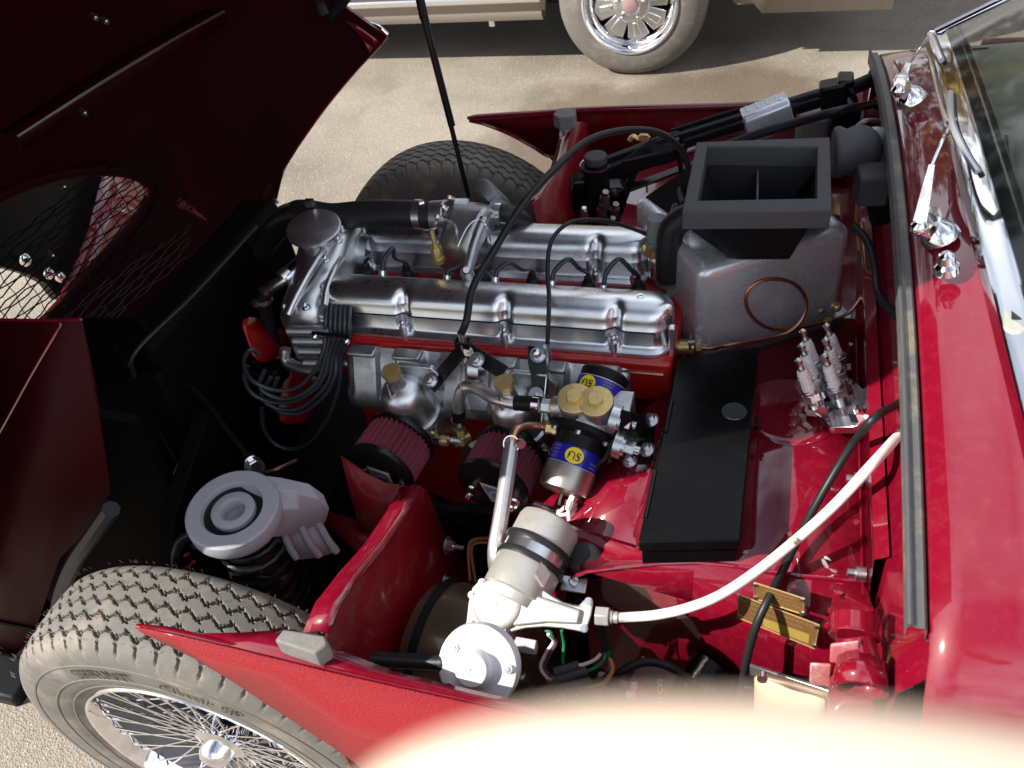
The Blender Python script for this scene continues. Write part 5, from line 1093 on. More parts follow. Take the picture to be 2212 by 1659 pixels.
# ================================================================ spark plugs in their holder
hp = at(1800, 880, z=.70)
tip0 = at(1732, 800, z=.768); bas0 = at(1762, 880, z=.704); PA_ = (tip0-bas0).normalized()
hd = thing('plug_holder', 'bright metal holder block carrying six upright spark plugs', 'holder', hp)
tips = [(1740, 735), (1738, 767), (1732, 800), (1790, 723), (1789, 755), (1787, 790)]
bases = [at(px+30, py+80, z=.704) for px, py in tips]
ux = (bases[5]-bases[2]).normalized(); uy = PA_.cross(ux).normalized(); ux = uy.cross(PA_)
if uy.y < 0: uy = -uy
cen = sum(bases, V())/6
b = MB(); b.prism([cen+ux*sx*.040+uy*sy*.062-PA_*.018 for sx, sy in ((-1, -1.35), (-.3, -1.75), (.6, -1.6), (1, -1), (1, 1), (-1, 1))], PA_*.014); ob('holder_plate', b, CHROME, hd, bevel=.002)
b = MB(); b.prism([V((p.x, p.y, zt+.001)) for p in [cen+ux*sx*.036+uy*sy*.05 for sx, sy in ((-1, -1.2), (1, -1), (1, 1), (-1, 1))]], (0, 0, .014)); ob('holder_foot', b, STEEL, hd)
b = MB(); q = cen-uy*.083+ux*.004-PA_*.004; b.hexa(q, q+PA_*.008, .012); b.cyl(q+PA_*.008, q+PA_*.013, .0065, n=14); ob('holder_bolt', b, CHROME, hd)
for q in bases:
    b = MB(); b.hexa(q-PA_*.006, q+PA_*.006, .0165); ob('holder_nut', b, BRASS if False else CHROME, hd)
def plug(q, label):
    t = thing('spark_plug', label, 'spark plug', q, 'spark plugs standing in the holder')
    b = MB(); b.cyl(q+PA_*.004, q+PA_*.016, .0105, n=20); b.hexa(q+PA_*.016, q+PA_*.029, .0152); b.lathe([(.0125, .029), (.0122, .033), (.0100, .035)], q, PA_, n=24); ob('steel_shell', b, STEEL, t, bevel=.0006)
    pr = [(.0100, .034), (.0098, .041)]
    for i in range(5): pr += [(.0093, .0415+i*.0050), (.0094, .0430+i*.0050), (.0086, .0442+i*.0050), (.0086, .0455+i*.0050)]
    pr += [(.0084, .067), (.0078, .0695), (.002, .071)]
    b = MB(); b.lathe(pr, q, PA_, n=24); ob('ceramic_insulator', b, CERAM, t)
    b = MB(); b.lathe([(.0050, .068), (.0050, .0755), (.0040, .077), (.0040, .081), (.0054, .082), (.0057, .089), (.0042, .090), (.003, .0875), (.001, .0875)], q, PA_, n=16); ob('terminal', b, STEEL, t)
    return t
pl0 = plug(bases[0], 'spark plug in the left column of the holder, furthest from the white cable')
for i, lab in ((1, 'spark plug in the middle of the left column of the holder'), (2, 'front spark plug of the left column, leaning over the glinting end of the holder'), (3, 'spark plug in the right column, nearest the heater box'), (4, 'spark plug in the middle of the right column of the holder'), (5, 'front spark plug of the right column of the holder')):
    dup(pl0, bases[i]-bases[0], lab)
# ================================================================ wiper motor with its gearbox
wm = thing('wiper_motor', 'dusty silver wiper motor with a round covered gearbox and white drive cable', 'motor', at(1120, 1290, z=.64))
MA, MBp = at(1122, 1262, z=.668), at(1180, 1148, z=.690); ax = (MBp-MA).normalized(); LM = (MBp-MA).length
b = MB(); b.lathe([(.040, -.02), (.0465, -.016), (.0465, .030), (.0455, .032)], MA, ax, n=48); ob('motor_frame', b, DIEC, wm)
b = MB(); b.lathe([(.0455, .034), (.0455, LM*.62)], MA, ax, n=48); ob('motor_yoke', b, STEEL, wm)
b = MB(); b.lathe([(.0455, LM*.66), (.0455, LM+.006), (.043, LM+.014), (.036, LM+.018), (.006, LM+.019), (.006, LM+.028), (.001, LM+.029)], MA, ax, n=48); ob('motor_cap', b, DIEC, wm)
for t0 in (.028, LM*.62):
    b = MB(); b.lathe([(.046, t0), (.0495, t0+.001), (.0505, t0+.005), (.0495, t0+.009), (.046, t0+.010)], MA, ax, n=48, ); ob('rubber_ring', b, RUBBER, wm)
PO = at(1074, 1305, z=.672); PN = V((.02, -.60, .80)).normalized()
Q = lambda px, py, d=0: atp(px, py, PO, PN)+PN*d
gb = [(1036, 1253), (1020, 1270), (1012, 1300), (1007, 1344), (1020, 1358), (1060, 1362), (1100, 1366), (1135, 1357), (1175, 1354), (1215, 1357), (1255, 1366), (1268, 1357), (1276, 1330), (1281, 1302), (1273, 1293), (1257, 1311), (1236, 1308), (1215, 1302), (1192, 1288), (1170, 1273), (1140, 1256), (1100, 1250), (1074, 1249)]
b = MB(); b.prism([Q(px, py, -.006) for px, py in gb], PN*.006); g0 = ob('gearbox_plate', b, DIEC, wm, bevel=.0015)
b = MB(); c_ = (1110, 1308); b.prism([Q(c_[0]+(px-c_[0])*.93, c_[1]+(py-c_[1])*.90, -.034) for px, py in gb], PN*.0278); ob('gearbox_case', b, DIEC, wm, bevel=.003)
c0 = Q(1076, 1304); b = MB(); b.lathe([(.0345, -.001), (.0345, .006), (.0325, .0085), (.0300, .0095), (.024, .0095), (.001, .0092)], c0, PN, n=48); ob('gear_cover', b, DIEC, wm)
b = MB(); b.prism([Q(1110, 1270, .001), Q(1190, 1296, .001), Q(1256, 1318, .001), Q(1250, 1348, .001), Q(1180, 1345, .001), Q(1110, 1352, .001)], PN*.006); ob('rack_housing', b, DIEC, wm, bevel=.004, segs=3)
for px, py in [(1042, 1258), (1016, 1348), (1272, 1299), (1262, 1357), (1020, 1285), (1090, 1360)]:
    b = MB(); q = Q(px, py); b.cyl(q, q+PN*.003, .0055, n=14); b.hexa(q+PN*.003, q+PN*.006, .0036); ob('gearbox_screw', b, STEEL, wm)
b = MB(); b.prism([Q(1130, 1235, .012), Q(1142, 1262, .003), Q(1122, 1262, .003)], ax*.02); b.prism([Q(1160, 1238, .012), Q(1176, 1268, .003), Q(1156, 1266, .003)], ax*.02); b.cyl(MA-ax*.03, MA-ax*.012, .038, .045, n=32); ob('casting_web', b, DIEC, wm)
b = MB(); fq = at(1262, 1210, z=.655); b.prism([at(1247, 1178, z=.675), at(1268, 1176, z=.67), at(1281, 1198, z=.66), at(1262, 1300, z=.60), at(1236, 1290, z=.60)], V((.004, .006, -.006))); ob('motor_bracket', b, BLACK, wm, bevel=.002)
b = MB(); b.box(at(1240, 1262, z=.645), (.036, .022, .004), M.Rotation(.35, 3, 'X')); b.hexa(at(1240, 1258, z=.649), at(1240, 1254, z=.657), .008); ob('bracket_foot', b, STEEL, wm, bevel=.0015)
b = MB(); b.lathe([(.024, 0), (.018, .004), (.001, .004)], at(1262, 1208, z=.67), (.1, -.5, .9), n=20); ob('bracket_bush', b, RUBBER, wm)
b = MB(); q = Q(1285, 1331, -.008); d = (Q(1320, 1334, -.008)-q).normalized(); b.hexa(q, q+d*.018, .0135); b.cyl(q+d*.018, q+d*.023, .009, n=16); b.cyl(q+d*.023, q+d*.030, .0078, n=16); ob('cable_nut', b, DIEC, wm, bevel=.001)
qs = q+d*.028
dc = thing('drive_cable', 'white sleeved drive cable curving from the wiper motor to the bulkhead', 'cable', qs)
b = MB(); wpts = [qs, at(1360, 1333, z=.665), at(1420, 1328, z=.675), at(1490, 1312, z=.69), at(1560, 1283, z=.705), at(1640, 1230, z=.725), at(1720, 1166, z=.75), at(1800, 1094, z=.785), at(1880, 1008, z=.835), at(1953, 927, x=.185)]
b.tube(wpts, .0066, n=14, k=8); ob('cable_sleeve', b, CABLEW, dc)
b = MB(); b.cyl(at(1714, 1170, z=.752)+V((-.002, -.004, .004)), at(1722, 1164, z=.753)+V((-.002, -.004, .004)), .004, n=8); ob('sleeve_scuff', b, TAN, dc)
dr = thing('drain_hose', 'thin black rubber hose dropping in front of the brass plates from the bulkhead', 'hose', at(1600, 1540, y=.60))
b = MB(); b.tube([at(1592, 1580, y=.605), at(1597, 1530, y=.605), at(1604, 1480, y=.605), at(1614, 1420, y=.61), at(1634, 1350, y=.625), at(1664, 1285, y=.655), at(1696, 1222, z=.700), at(1740, 1132, z=.715), at(1790, 1042, z=.75), at(1840, 962, z=.80), at(1890, 902, z=.86), at(1949, 867, x=.185)], .0056, n=12, k=8); ob('hose_body', b, RUBBER, dr)
# ================================================================ round white pump below the motor
wp = thing('washer_pump', 'round white pump housing with a raised centre boss, in front of the wiper motor', 'pump', at(1030, 1443, z=.55))
c0 = at(1030, 1440, y=.475); PN2 = V((-.05, -.66, .75)).normalized()
b = MB(); b.lathe([(.038, -.03), (.050, -.02), (.0515, -.006), (.050, .0), (.046, .002), (.035, .0025), (.028, .003), (.0235, .006), (.0215, .018), (.0195, .0205), (.001, .021)], c0, PN2, n=56); ob('pump_housing', b, WHITEP, wp)
u, w, _ = basis(PN2)
for px, py in [(1100, 1444), (972, 1484), (1048, 1510), (984, 1398)]:
    b = MB(); q = atp(px, py, c0, PN2)+PN2*.001; b.cyl(q, q+PN2*.004, .0058, n=16); b.cyl(q+PN2*.004, q+PN2*.0055, .003, n=4); ob('cross_screw', b, STEEL, wp)
b = MB(); b.tube([atp(952, 1434, c0, PN2)-PN2*.008, atp(900, 1432, c0, PN2)-PN2*.008, atp(802, 1426, c0, PN2)-PN2*.004], .0098, n=16); b.cyl(atp(955, 1434, c0, PN2)-PN2*.008, atp(947, 1434, c0, PN2)-PN2*.008, .0125, n=16); ob('outlet_pipe', b, RUBBER, wp)
b = MB(); b.prism([at(1080, 1395, z=.56), at(1150, 1405, z=.56), at(1185, 1480, z=.50), at(1160, 1490, z=.50), at(1110, 1430, z=.54)], (0, .004, -.004)); ob('pump_bracket', b, BRONZE, wp, bevel=.001)
b = MB(); b.box(at(1120, 1392, z=.565), (.055, .014, .02)); ob('bracket_tab', b, WHITEP, wp, bevel=.002)
b = MB(); q = at(1134, 1458, z=.51); nut(b, q, (-.2, -.8, .4), .011, .012, False); ob('bracket_bolt', b, STEEL, wp)
# ================================================================ brake servo drum
sv = thing('vacuum_tank', 'dark bronze drum with black strap bands behind the white pump', 'tank', (-.40, .60, .45))
o = V((-.475, .625, .485)); b = MB(); b.lathe([(.001, -.002), (.07, 0), (.092, .008), (.102, .03), (.104, .05), (.104, .14), (.098, .165), (.08, .18), (.001, .185)], o, (1, -.12, 0), n=56); ob('drum_shell', b, BRONZE, sv)
for t0 in (.026, .120):
    b = MB(); b.lathe([(.1035, t0), (.1065, t0+.001), (.1065, t0+.013), (.1035, t0+.014)], o, (1, -.12, 0), n=56); ob('strap_band', b, SATIN, sv)
b = MB(); b.box(o+V((.08, -.07, .075)), (.02, .02, .018)); ob('strap_buckle', b, STEEL, sv, bevel=.003)
# ================================================================ wiring by the motor
wl = thing('motor_wiring', 'tangle of green, white and black wires with grey bullet sleeves under the wiper motor', 'wires', at(1200, 1440, z=.55))
def wire(pts, r, m, nm='wire'):
    b = MB(); b.tube([at(px, py, z=z) for px, py, z in pts], r, n=8); ob(nm, b, m, wl)
wire([(1184, 1370, .62), (1196, 1385, .60), (1180, 1410, .57), (1168, 1440, .55), (1180, 1462, .54), (1192, 1468, .54)], .0026, CABLEW)
wire([(1190, 1372, .62), (1202, 1388, .60), (1188, 1412, .57), (1177, 1440, .55), (1190, 1465, .54)], .0022, mat('violet_wire', (.12, .05, .13), rough=.4))
wire([(1213, 1362, .63), (1218, 1390, .60), (1216, 1420, .58), (1219, 1440, .565), (1228, 1450, .56)], .0022, GREENW)
wire([(1178, 1362, .63), (1190, 1366, .63), (1195, 1376, .62)], .0022, GREENW)
wire([(1300, 1360, .63), (1305, 1390, .60), (1308, 1410, .585), (1304, 1425, .58), (1290, 1440, .57), (1262, 1452, .565)], .0024, GREENW)
wire([(1306, 1360, .63), (1309, 1390, .60), (1315, 1412, .585), (1318, 1440, .57), (1310, 1468, .56)], .0024, GREENW)
wire([(1298, 1412, .585), (1285, 1425, .58), (1262, 1435, .575), (1250, 1437, .575)], .0026, CABLEW)
wire([(1312, 1400, .59), (1322, 1430, .575), (1315, 1455, .565), (1290, 1470, .56), (1268, 1475, .56)], .003, RUBBER)
wire([(1318, 1420, .58), (1322, 1450, .57), (1300, 1478, .56), (1260, 1486, .555)], .0032, ORANGE)
wire([(1298, 1345, .64), (1304, 1372, .62), (1309, 1400, .60)], .0085, RUBBER, 'loom_sleeve')
for a_, c_ in (((1250, 1436, .577), (1198, 1452, .572)), ((1268, 1448, .572), (1200, 1470, .566)), ((1276, 1470, .562), (1204, 1482, .558))):
    b = MB(); b.cyl(at(a_[0], a_[1], z=a_[2]), at(c_[0], c_[1], z=c_[2]), .0062, n=12); ob('bullet_sleeve', b, FOAM, wl)
b = MB(); b.cyl(at(1303, 1458, z=.56), at(1288, 1504, z=.53), .0072, n=14); ob('grey_sleeve', b, mat('pinkish_grey_sleeve', (.32, .27, .27), rough=.6), wl)
# ================================================================ ignition coil / fuse box under the lens edge
cb = thing('control_box', 'dark metal control box with spade connectors low beside the red side panel', 'box', at(1430, 1500, z=.45))
b = MB(); q = at(1412, 1492, z=.47); b.box(q, (.06, .05, .075), M.Rotation(-.3, 3, 'Z')); ob('box_case', b, mat('olive_grey_metal', (.13, .12, .10), metal=.6, rough=.4, var=.2), cb, bevel=.003)
b = MB(); q = at(1490, 1515, z=.46); b.cyl(q+V((-.02, -.04, -.01)), q+V((.03, .05, .02)), .036, n=28); ob('coil_can', b, BLACK, cb)
b = MB(); b.tube([at(1322, 1480, z=.53), at(1345, 1450, z=.55), at(1395, 1430, z=.56), at(1445, 1440, z=.56), at(1490, 1470, z=.54), at(1530, 1520, z=.50), at(1560, 1560, z=.45)], .0065, n=10); ob('coil_lead', b, RUBBER, cb)
b = MB(); b.tube([at(1500, 1470, z=.56), at(1540, 1490, z=.54), at(1562, 1530, z=.5), at(1568, 1560, z=.48)], .002, n=6); ob('thin_lead', b, RUBBER, cb)
for px, py in ((1372, 1482), (1368, 1502)):
    b = MB(); b.box(at(px, py, z=.515), (.022, .010, .008), M.Rotation(.2, 3, 'Z')); c_ = ob('spade_connector', b, CERAM, cb, bevel=.001)
    b = MB(); b.box(at(px+12, py, z=.518), (.008, .011, .009), M.Rotation(.2, 3, 'Z')); ob('connector_band', b, REDW, c_)
b = MB(); b.cyl(at(1325, 1503, z=.51), at(1382, 1515, z=.51), .0085, .007, n=12); ob('blue_grey_boot', b, mat('blue_grey_boot', (.14, .17, .22), rough=.5), cb)
b = MB(); b.cyl(at(1335, 1474, z=.52), at(1362, 1484, z=.518), .006, n=10); ob('grey_boot', b, GREYF, cb)
b = text_mb('LUCAS', .012, lambda x, y: at(1425+y*1400, 1492-x*1400, z=.5115)); ob('case_lettering', b, WPRINT, cb)
# ================================================================ brass plates
def brass_plate(px4, lines, field, label):
    pts = [atp(px, py, (.0, .672-.0035, .605), V((-.33, -1, .0))) for px, py in px4]; n = (pts[1]-pts[0]).cross(pts[3]-pts[0]).normalized()
    if n.y > 0: n = -n
    t = thing('brass_plate', label, 'plate', sum(pts, V())/4, 'brass plates on the side panel')
    b = MB(); b.prism([p+n*.0005 for p in pts], n*.0012); pb = ob('plate_body', b, PLATEM, t)
    b = MB()
    for i in range(4):
        p, q = pts[i], pts[(i+1) % 4]; b.cyl(p+n*.0018, q+n*.0018, .0009, n=6)
    ob('raised_border', b, BRASS, t)
    u = pts[1]-pts[0]; d = pts[3]-pts[0]
    M_ = lambda a, c: pts[0]+u*a+d*c+n*.0019
    if field: b = MB(); b.poly([M_(*q) for q in field]); b.f.append(tuple(range(3, -1, -1))) if False else None; ob('plain_field', b, PLATEY, pb)
    H, Wd = d.length, u.length
    for tx, a, c, s in lines:
        b = text_mb(tx, s*H*.74, lambda x, y: M_(a+x/Wd, c-y/H)+n*.0002); ob('engraved_line', b, PLATEY, pb)
    for a, c in ((.03, .10), (.97, .10), (.97, .9), (.03, .9)):
        b = MB(); q = M_(a, c); b.ball(q, .0042, 10, (1, .7, 1)); ob('plate_rivet', b, STEEL, t)
    return t
brass_plate([(1630, 1256), (1739, 1291), (1736, 1325), (1631, 1291)], [('ASTON MARTIN', .5, .22, .20), ('THE PATENTED FITTINGS', .5, .45, .17), ('ON THIS CAR ARE MADE UNDER', .5, .64, .15), ('LICENCE', .5, .82, .15)], None, 'upper and smaller brass plate on the red side panel')
brass_plate([(1596, 1282), (1771, 1348), (1761, 1399), (1595, 1332)], [('ASTON MARTIN LAGONDA LTD', .5, .16, .17), ('FELTHAM  MIDDLESEX  ENGLAND', .45, .36, .13), ('CAR NO.', .25, .58, .12), ('ENGINE', .25, .78, .12)], [(.33, .58), (.90, .52), (.90, .92), (.33, .95)], 'lower, longer brass plate with a blank yellow field')
# ================================================================ hinge tube and tan pouch on the side panel
b = MB(); hp4 = [(1803, 1272), (1890, 1315), (1884, 1362), (1786, 1356)]
pp = [atp(px, py, (.0, .665, .605), V((-.33, -1, 0))) for px, py in hp4]; b.prism(pp, (-.001, -.003, 0)); ob('hinge_plate', b, RED, rc, bevel=.001)
for px, py in [(1813, 1285), (1798, 1320), (1790, 1352), (1879, 1320)]:
    b = MB(); q = atp(px, py, (.0, .661, .605), V((-.33, -1, 0))); b.ball(q, .006, 10, (1, .6, 1)); ob('hinge_screw', b, RED, rc)
b = MB(); ht = at(1847, 1332, y=.575); hb = at(1846, 1372, y=.555); b.cyl(ht, hb, .0245, n=28); b.cyl(hb, hb+(hb-ht)*.12, .027, n=28); b.cyl(hb, at(1862, 1440, y=.53), .020, n=24); h_ = ob('hinge_tube', b, RED, rc, bevel=.002)
b = MB(); b.cyl(at(1862, 1430, y=.53), at(1859, 1492, y=.50), .023, .0255, n=28, caps=False); ob('hinge_socket', b, RED, rc, solid=.005)
PRIM = mat('chipped_primer_red', (.38, .10, .11), rough=.45, coat=.4, var=.2, vscale=30, dirt=(.5, .42, .40), dirt_amt=.8, dirt_scale=45)
b = MB(); b.prism([at(1794, 1395, y=.535), at(1856, 1387, y=.535), at(1856, 1432, y=.53), at(1792, 1433, y=.53)], (0, .004, 0)); ob('chipped_tab', b, PRIM, rc, bevel=.002)
b = MB(); b.prism([at(1750, 1436, y=.54), at(1796, 1438, y=.54), at(1794, 1484, y=.535), at(1748, 1480, y=.535)], (0, .004, 0)); ob('chipped_tab', b, PRIM, rc, bevel=.002)
b = MB(); b.prism([at(1815, 1512, y=.50), at(1890, 1516, y=.50), at(1888, 1640, y=.47), at(1790, 1640, y=.47), at(1788, 1560, y=.48)], (0, .05, 0)); ob('hinge_bracket', b, RED, rc, bevel=.004)
pu = thing('tan_pouch', 'sunlit tan pouch hanging from a metal strip on the red side panel', 'pouch', at(1700, 1500, y=.56))
b = MB(); rows = []
for j, (ya, yd) in enumerate([(0, .0), (.2, -.012), (.5, -.022), (.8, -.022), (1, -.012)]):
    row = []
    for i in range(9):
        t = i/8; px = 1632+t*150; py = 1462+t*52+ya*(118-t*20); row.append(at(px, py, y=.575-t*.04)+V((0, yd*(1-abs(2*t-1)**3)+.0012*sin(t*9+j), 0)))
    rows.append(row)
b.grid(rows); ob('pouch_body', b, TAN, pu, solid=.004, sharp=70)
b = MB(); b.prism([at(1619, 1438, y=.58), at(1810, 1500, y=.535), at(1806, 1520, y=.535), at(1619, 1458, y=.58)], (0, .004, 0)); ob('fixing_strip', b, STEEL, pu, bevel=.001)
for px, py in ((1647, 1457), (1776, 1508)):
    b = MB(); q = at(px, py, y=.55); b.cyl(q, q+V((0, -.008, .002)), .006, n=12); ob('strip_screw', b, STEEL, pu)
b = MB(); b.box(at(1700, 1530, y=.60), (.12, .03, .12)); ob('pouch_backing', b, SATIN, pu, bevel=.004)
# ================================================================ far side: footwell, steering column, reservoir
b = MB(); b.prism([at(1352, 440, z=.66), at(1378, 372, z=.66), at(1500, 330, z=.66), V((.158, 1.72, .66)), V((.158, 1.26, .66)), V((-.09, 1.26, .66)), at(1325, 520, z=.66)], (0, 0, -.02)); ob('far_footwell_top', b, RED, rc)
b = MB(); b.prism([V((-.135, 1.27, .30)), V((-.135, 1.27, .64)), V((-.16, 1.52, .64)), V((-.16, 1.70, .60)), V((-.16, 1.70, .30))], (.01, 0, 0)); ob('far_footwell_side', b, REDIN, rc)
b = MB(); b.prism([V((-.16, 1.70, .30)), V((-.16, 1.70, .62)), V((.16, 1.74, .66)), V((.16, 1.74, .30))], (0, -.01, 0)); ob('far_footwell_side', b, REDIN, rc)
b = MB(); b.prism([V((-.44, 1.42, .25)), V((-.44, 1.46, .52)), V((-.14, 1.40, .60)), V((-.14, 1.36, .25))], (0, .01, 0)); ob('far_inner_plate', b, REDIN, rc)
for px, py in [(1455, 452), (1478, 445), (1420, 425), (1402, 492)]: b = MB(); b.ball(at(px, py, z=.662), .006, 8, (1, 1, .6)); ob('rivet', b, RED, rc)
st = thing('steering_column', 'black steering column with a silver clamp box rising to the bulkhead on the far side', 'steering column', at(1450, 320, z=.75))
b = MB(); c0, c1, c2, c3 = at(1262, 378, z=.70), at(1450, 310, z=.76), at(1660, 245, z=.83), at(1800, 203, z=.875)
b.cyl(c0, c1, .024, n=20); b.cyl(c1, c2, .020, n=20); b.cyl(c2, c3, .019, n=20); ob('column_tube', b, BLACK, st)
b = MB(); b.cyl(c1+V((0, .03, .012)), c2+V((0, .03, .012)), .0055, n=10); b.cyl(c1+V((0, .012, .024)), c2+V((0, .012, .024)), .004, n=10); ob('column_conduit', b, SATIN, st)
b = MB(); b.prism([at(1340, 348, z=.745), at(1402, 300, z=.775), at(1462, 280, z=.79), at(1490, 287, z=.785), at(1480, 312, z=.77), at(1440, 330, z=.755)], (0, 0, -.03)); ob('column_bracket', b, BLACK, st, bevel=.004)
ax = (c2-c1).normalized(); sd = ax.cross(V((0, 0, 1))).normalized(); up = sd.cross(ax)
k0, k1 = at(1608, 270, z=.835), at(1706, 232, z=.862); kd = (k1-k0).normalized(); ks = kd.cross(V((0, 0, 1))).normalized(); ku = ks.cross(kd)
b = MB(); s_ = [(-.026, -.03), (-.030, .012), (-.024, .026), (.020, .030), (.030, .02), (.030, -.03)]
b.prism([k0+ks*x+ku*y for x, y in s_], k1-k0); bx = ob('clamp_box', b, ALUS, st, bevel=.004, segs=3)
for i in range(4):
    b = MB(); o = k0+(k1-k0)*(.14+.22*i)+ku*.0285+ks*-.004; b.box(o, (.003, .026, .003), M((kd, ks, ku)).transposed()); b.box(o+kd*.006+ks*.012, (.012, .003, .003), M((kd, ks, ku)).transposed()); ob('embossed_key', b, ALUS, bx, bevel=.0008)
b = MB(); b.cyl(k1-kd*.012+ku*.027+ks*.012, k1-kd*.012+ku*.031+ks*.012, .004, n=10); ob('box_rivet', b, STEEL, bx)
b = MB(); b.box(c3, (.05, .045, .05), M.Rotation(-.2, 3, 'Y')); b.box(c3+V((.02, .01, .02)), (.03, .05, .025)); ob('universal_joint', b, BLACK, st, bevel=.005)
b = MB(); b.cyl(c3+V((.02, 0, .005)), c3+V((.07, .02, .02)), .014, n=16); b.cyl(c3+V((.03, .0, .0)), c3+V((.036, .002, .003)), .024, n=18); b.tube([c3+V((.07, .02, .02)), c3+V((.09, .01, .02)), c3+V((.105, .0, .01))], .009, n=8); ob('column_coupling', b, SATIN, st)
b = MB(); q = at(1380, 300, z=.79); b.tube([q+V((-.02, 0, -.004)), q+V((-.012, 0, .006)), q, q+V((.01, 0, .010)), q+V((.02, .004, .0))], .0055, n=8); b.box(q+V((.012, 0, .004)), (.016, .012, .014)); ob('column_clip', b, BRASS, st, bevel=.002)
rs = thing('fluid_reservoir', 'black hydraulic reservoir with a flat screw cap at the far side of the engine', 'reservoir', at(1288, 380, z=.66))
q = at(1287, 352, z=.735); b = MB(); b.lathe([(.012, .020), (.0245, .0195), (.026, .017), (.026, .002), (.024, .0)], q, (0, 0, 1), n=12); b.lathe([(.001, .0205), (.012, .020)], q, (0, 0, 1), n=24); ob('screw_cap', b, FOAM, rs, bevel=.002)
b = MB(); b.lathe([(.026, -.002), (.034, -.002), (.0345, -.010), (.028, -.014), (.028, -.10)], q, (0, 0, 1), n=32); ob('reservoir_body', b, SATIN, rs)
b = MB(); b.lathe([(.0335, -.003), (.0355, -.002), (.0355, -.005)], q, (0, 0, 1), n=32); ob('neck_rim', b, STEEL, rs)
b = MB(); b.box(at(1262, 410, z=.655), (.07, .05, .08), M.Rotation(.3, 3, 'Z')); b.box(at(1310, 430, z=.62), (.09, .06, .08), M.Rotation(.2, 3, 'Z')); ob('master_cylinder', b, BLACK, rs, bevel=.012, segs=3)
b = MB()
for px, py, z, r in [(1306, 424, .69, .012), (1300, 450, .66, .013), (1328, 450, .66, .012), (1322, 480, .64, .01)]: b = MB(); q = at(px, py, z=z); b.hexa(q-V((0, 0, .03)), q, r); b.cyl(q, q+V((.004, -.004, .014)), r*.6, n=12); ob('pipe_union', b, mat('tarnished_metal', (.28, .24, .2), metal=.9, rough=.4, var=.3) if 'tarnished_metal' not in MATS else MATS['tarnished_metal'], rs)
b = MB(); b.ball(at(1326, 455, z=.685), .0, 6) if False else b.ball(at(1327, 418, z=.70), .0095, 12); ob('bleed_cap', b, RUBBER, rs)
b = MB(); b.tube([at(1232, 372, z=.70), at(1236, 400, z=.69), at(1228, 430, z=.66)], .0035, n=6); b.tube([at(1352, 425, z=.67), at(1350, 400, z=.70), at(1356, 385, z=.71)], .002, n=6); b.tube([at(1398, 415, z=.67), at(1396, 392, z=.70)], .002, n=6); ob('switch_wires', b, RUBBER, rs)
b = MB(); q = at(1263, 465, z=.70); b.box(q, (.012, .014, .03)); b.hexa(q+V((0, 0, .012)), q+V((0, -.002, .02)), .007); o = ob('cable_stop', b, STEEL, None, bevel=.002); tag(o, 'bright little clamp standing behind the far cam cover', 'clamp')
pr = thing('pedal_rods', 'two long black rods and a slotted strip lying over the far footwell', 'rods', at(1420, 380, z=.68))
b = MB(); b.prism([at(1356, 402, z=.688), at(1440, 372, z=.69), at(1500, 350, z=.69), at(1500, 362, z=.69), at(1445, 384, z=.69), at(1362, 416, z=.688)], (0, 0, .006)); ob('slotted_strip', b, BLACK, pr, bevel=.0015)
b = MB(); b.cyl(at(1428, 345, z=.72), at(1520, 312, z=.74), .006, n=10); ob('rod', b, STEEL, pr)
b = MB(); b.cyl(at(1462, 300, z=.79), at(1472, 370, z=.70), .006, n=8); ob('rod', b, BLACK, pr)
b = MB(); b.tube([at(1548, 322, z=.80), at(1620, 296, z=.825), at(1730, 262, z=.86), at(1820, 238, z=.89), at(1898, 223, x=.185)], .0088, n=12); o = ob('bulkhead_hose', b, RUBBER); tag(o, 'straight black hose running from behind the heater intake into the bulkhead', 'hose')
fu = thing('relay_can', 'small grey domed can and black junction box beside the steering column end', 'relay', at(1775, 245, z=.78))
b = MB(); q = at(1772, 238, z=.80); b.lathe([(.046, -.09), (.046, -.01), (.044, .0), (.030, .012), (.01, .016), (.008, .026), (.001, .027)], q, (0, -.1, 1), n=32); ob('can_body', b, mat('khaki_grey', (.24, .24, .20), rough=.5, metal=.3, var=.2), fu)
b = MB(); b.box(at(1822, 258, z=.80), (.055, .07, .07), M.Rotation(.1, 3, 'Z')); ob('junction_box', b, SATIN, fu, bevel=.006)
for i in range(3):
    b = MB(); b.tube([at(1788+i*8, 290+i*6, z=.76), at(1806+i*8, 282+i*4, z=.77), at(1830+i*4, 276+i*6, z=.77)], .0025, n=6); ob('brown_wire', b, ORANGE, fu)
b = MB(); b.tube([at(1838, 302, z=.84), at(1850, 275, z=.86), at(1874, 260, z=.88), at(1902, 262, x=.185)], .0042, n=8); o = ob('flex_conduit', b, CABLEW); tag(o, 'pale ribbed conduit looping from behind the heater elbow into the bulkhead', 'conduit')
# ================================================================ heater box
hb = thing('heater_box', 'polished aluminium heater box with a black framed rectangular air intake on top', 'heater', at(1680, 620, z=.69))
zH = .855
f0, f1 = at(1513, 592, z=zH), at(1846, 494, z=zH)
e = (f1-f0); e.z = 0; L_ = e.length; e.normalize(); back = V((-e.y, e.x, 0))
def hbp(s, t, z): return f0+e*(L_*s)+back*t+V((0, 0, z-zH))
b = MB(); NR = 7; rows = []
def ring(z, ins, r):
    o = []; cs = [(0+ins, ins, pi, 1.5*pi), (L_-ins, ins, 1.5*pi, 2*pi), (L_-ins, .27-ins, 0, .5*pi), (0+ins, .27-ins, .5*pi, pi)]
    for sx, ty, a0, a1 in cs:
        cx = sx+(r if sx < L_/2 else -r); cy = ty+(r if ty < .13 else -r)
        for i in range(7):
            a = a0+(a1-a0)*i/6; o.append(f0+e*(cx+r*cos(a))+back*(cy+r*sin(a))+V((0, 0, z-zH)))
    return o
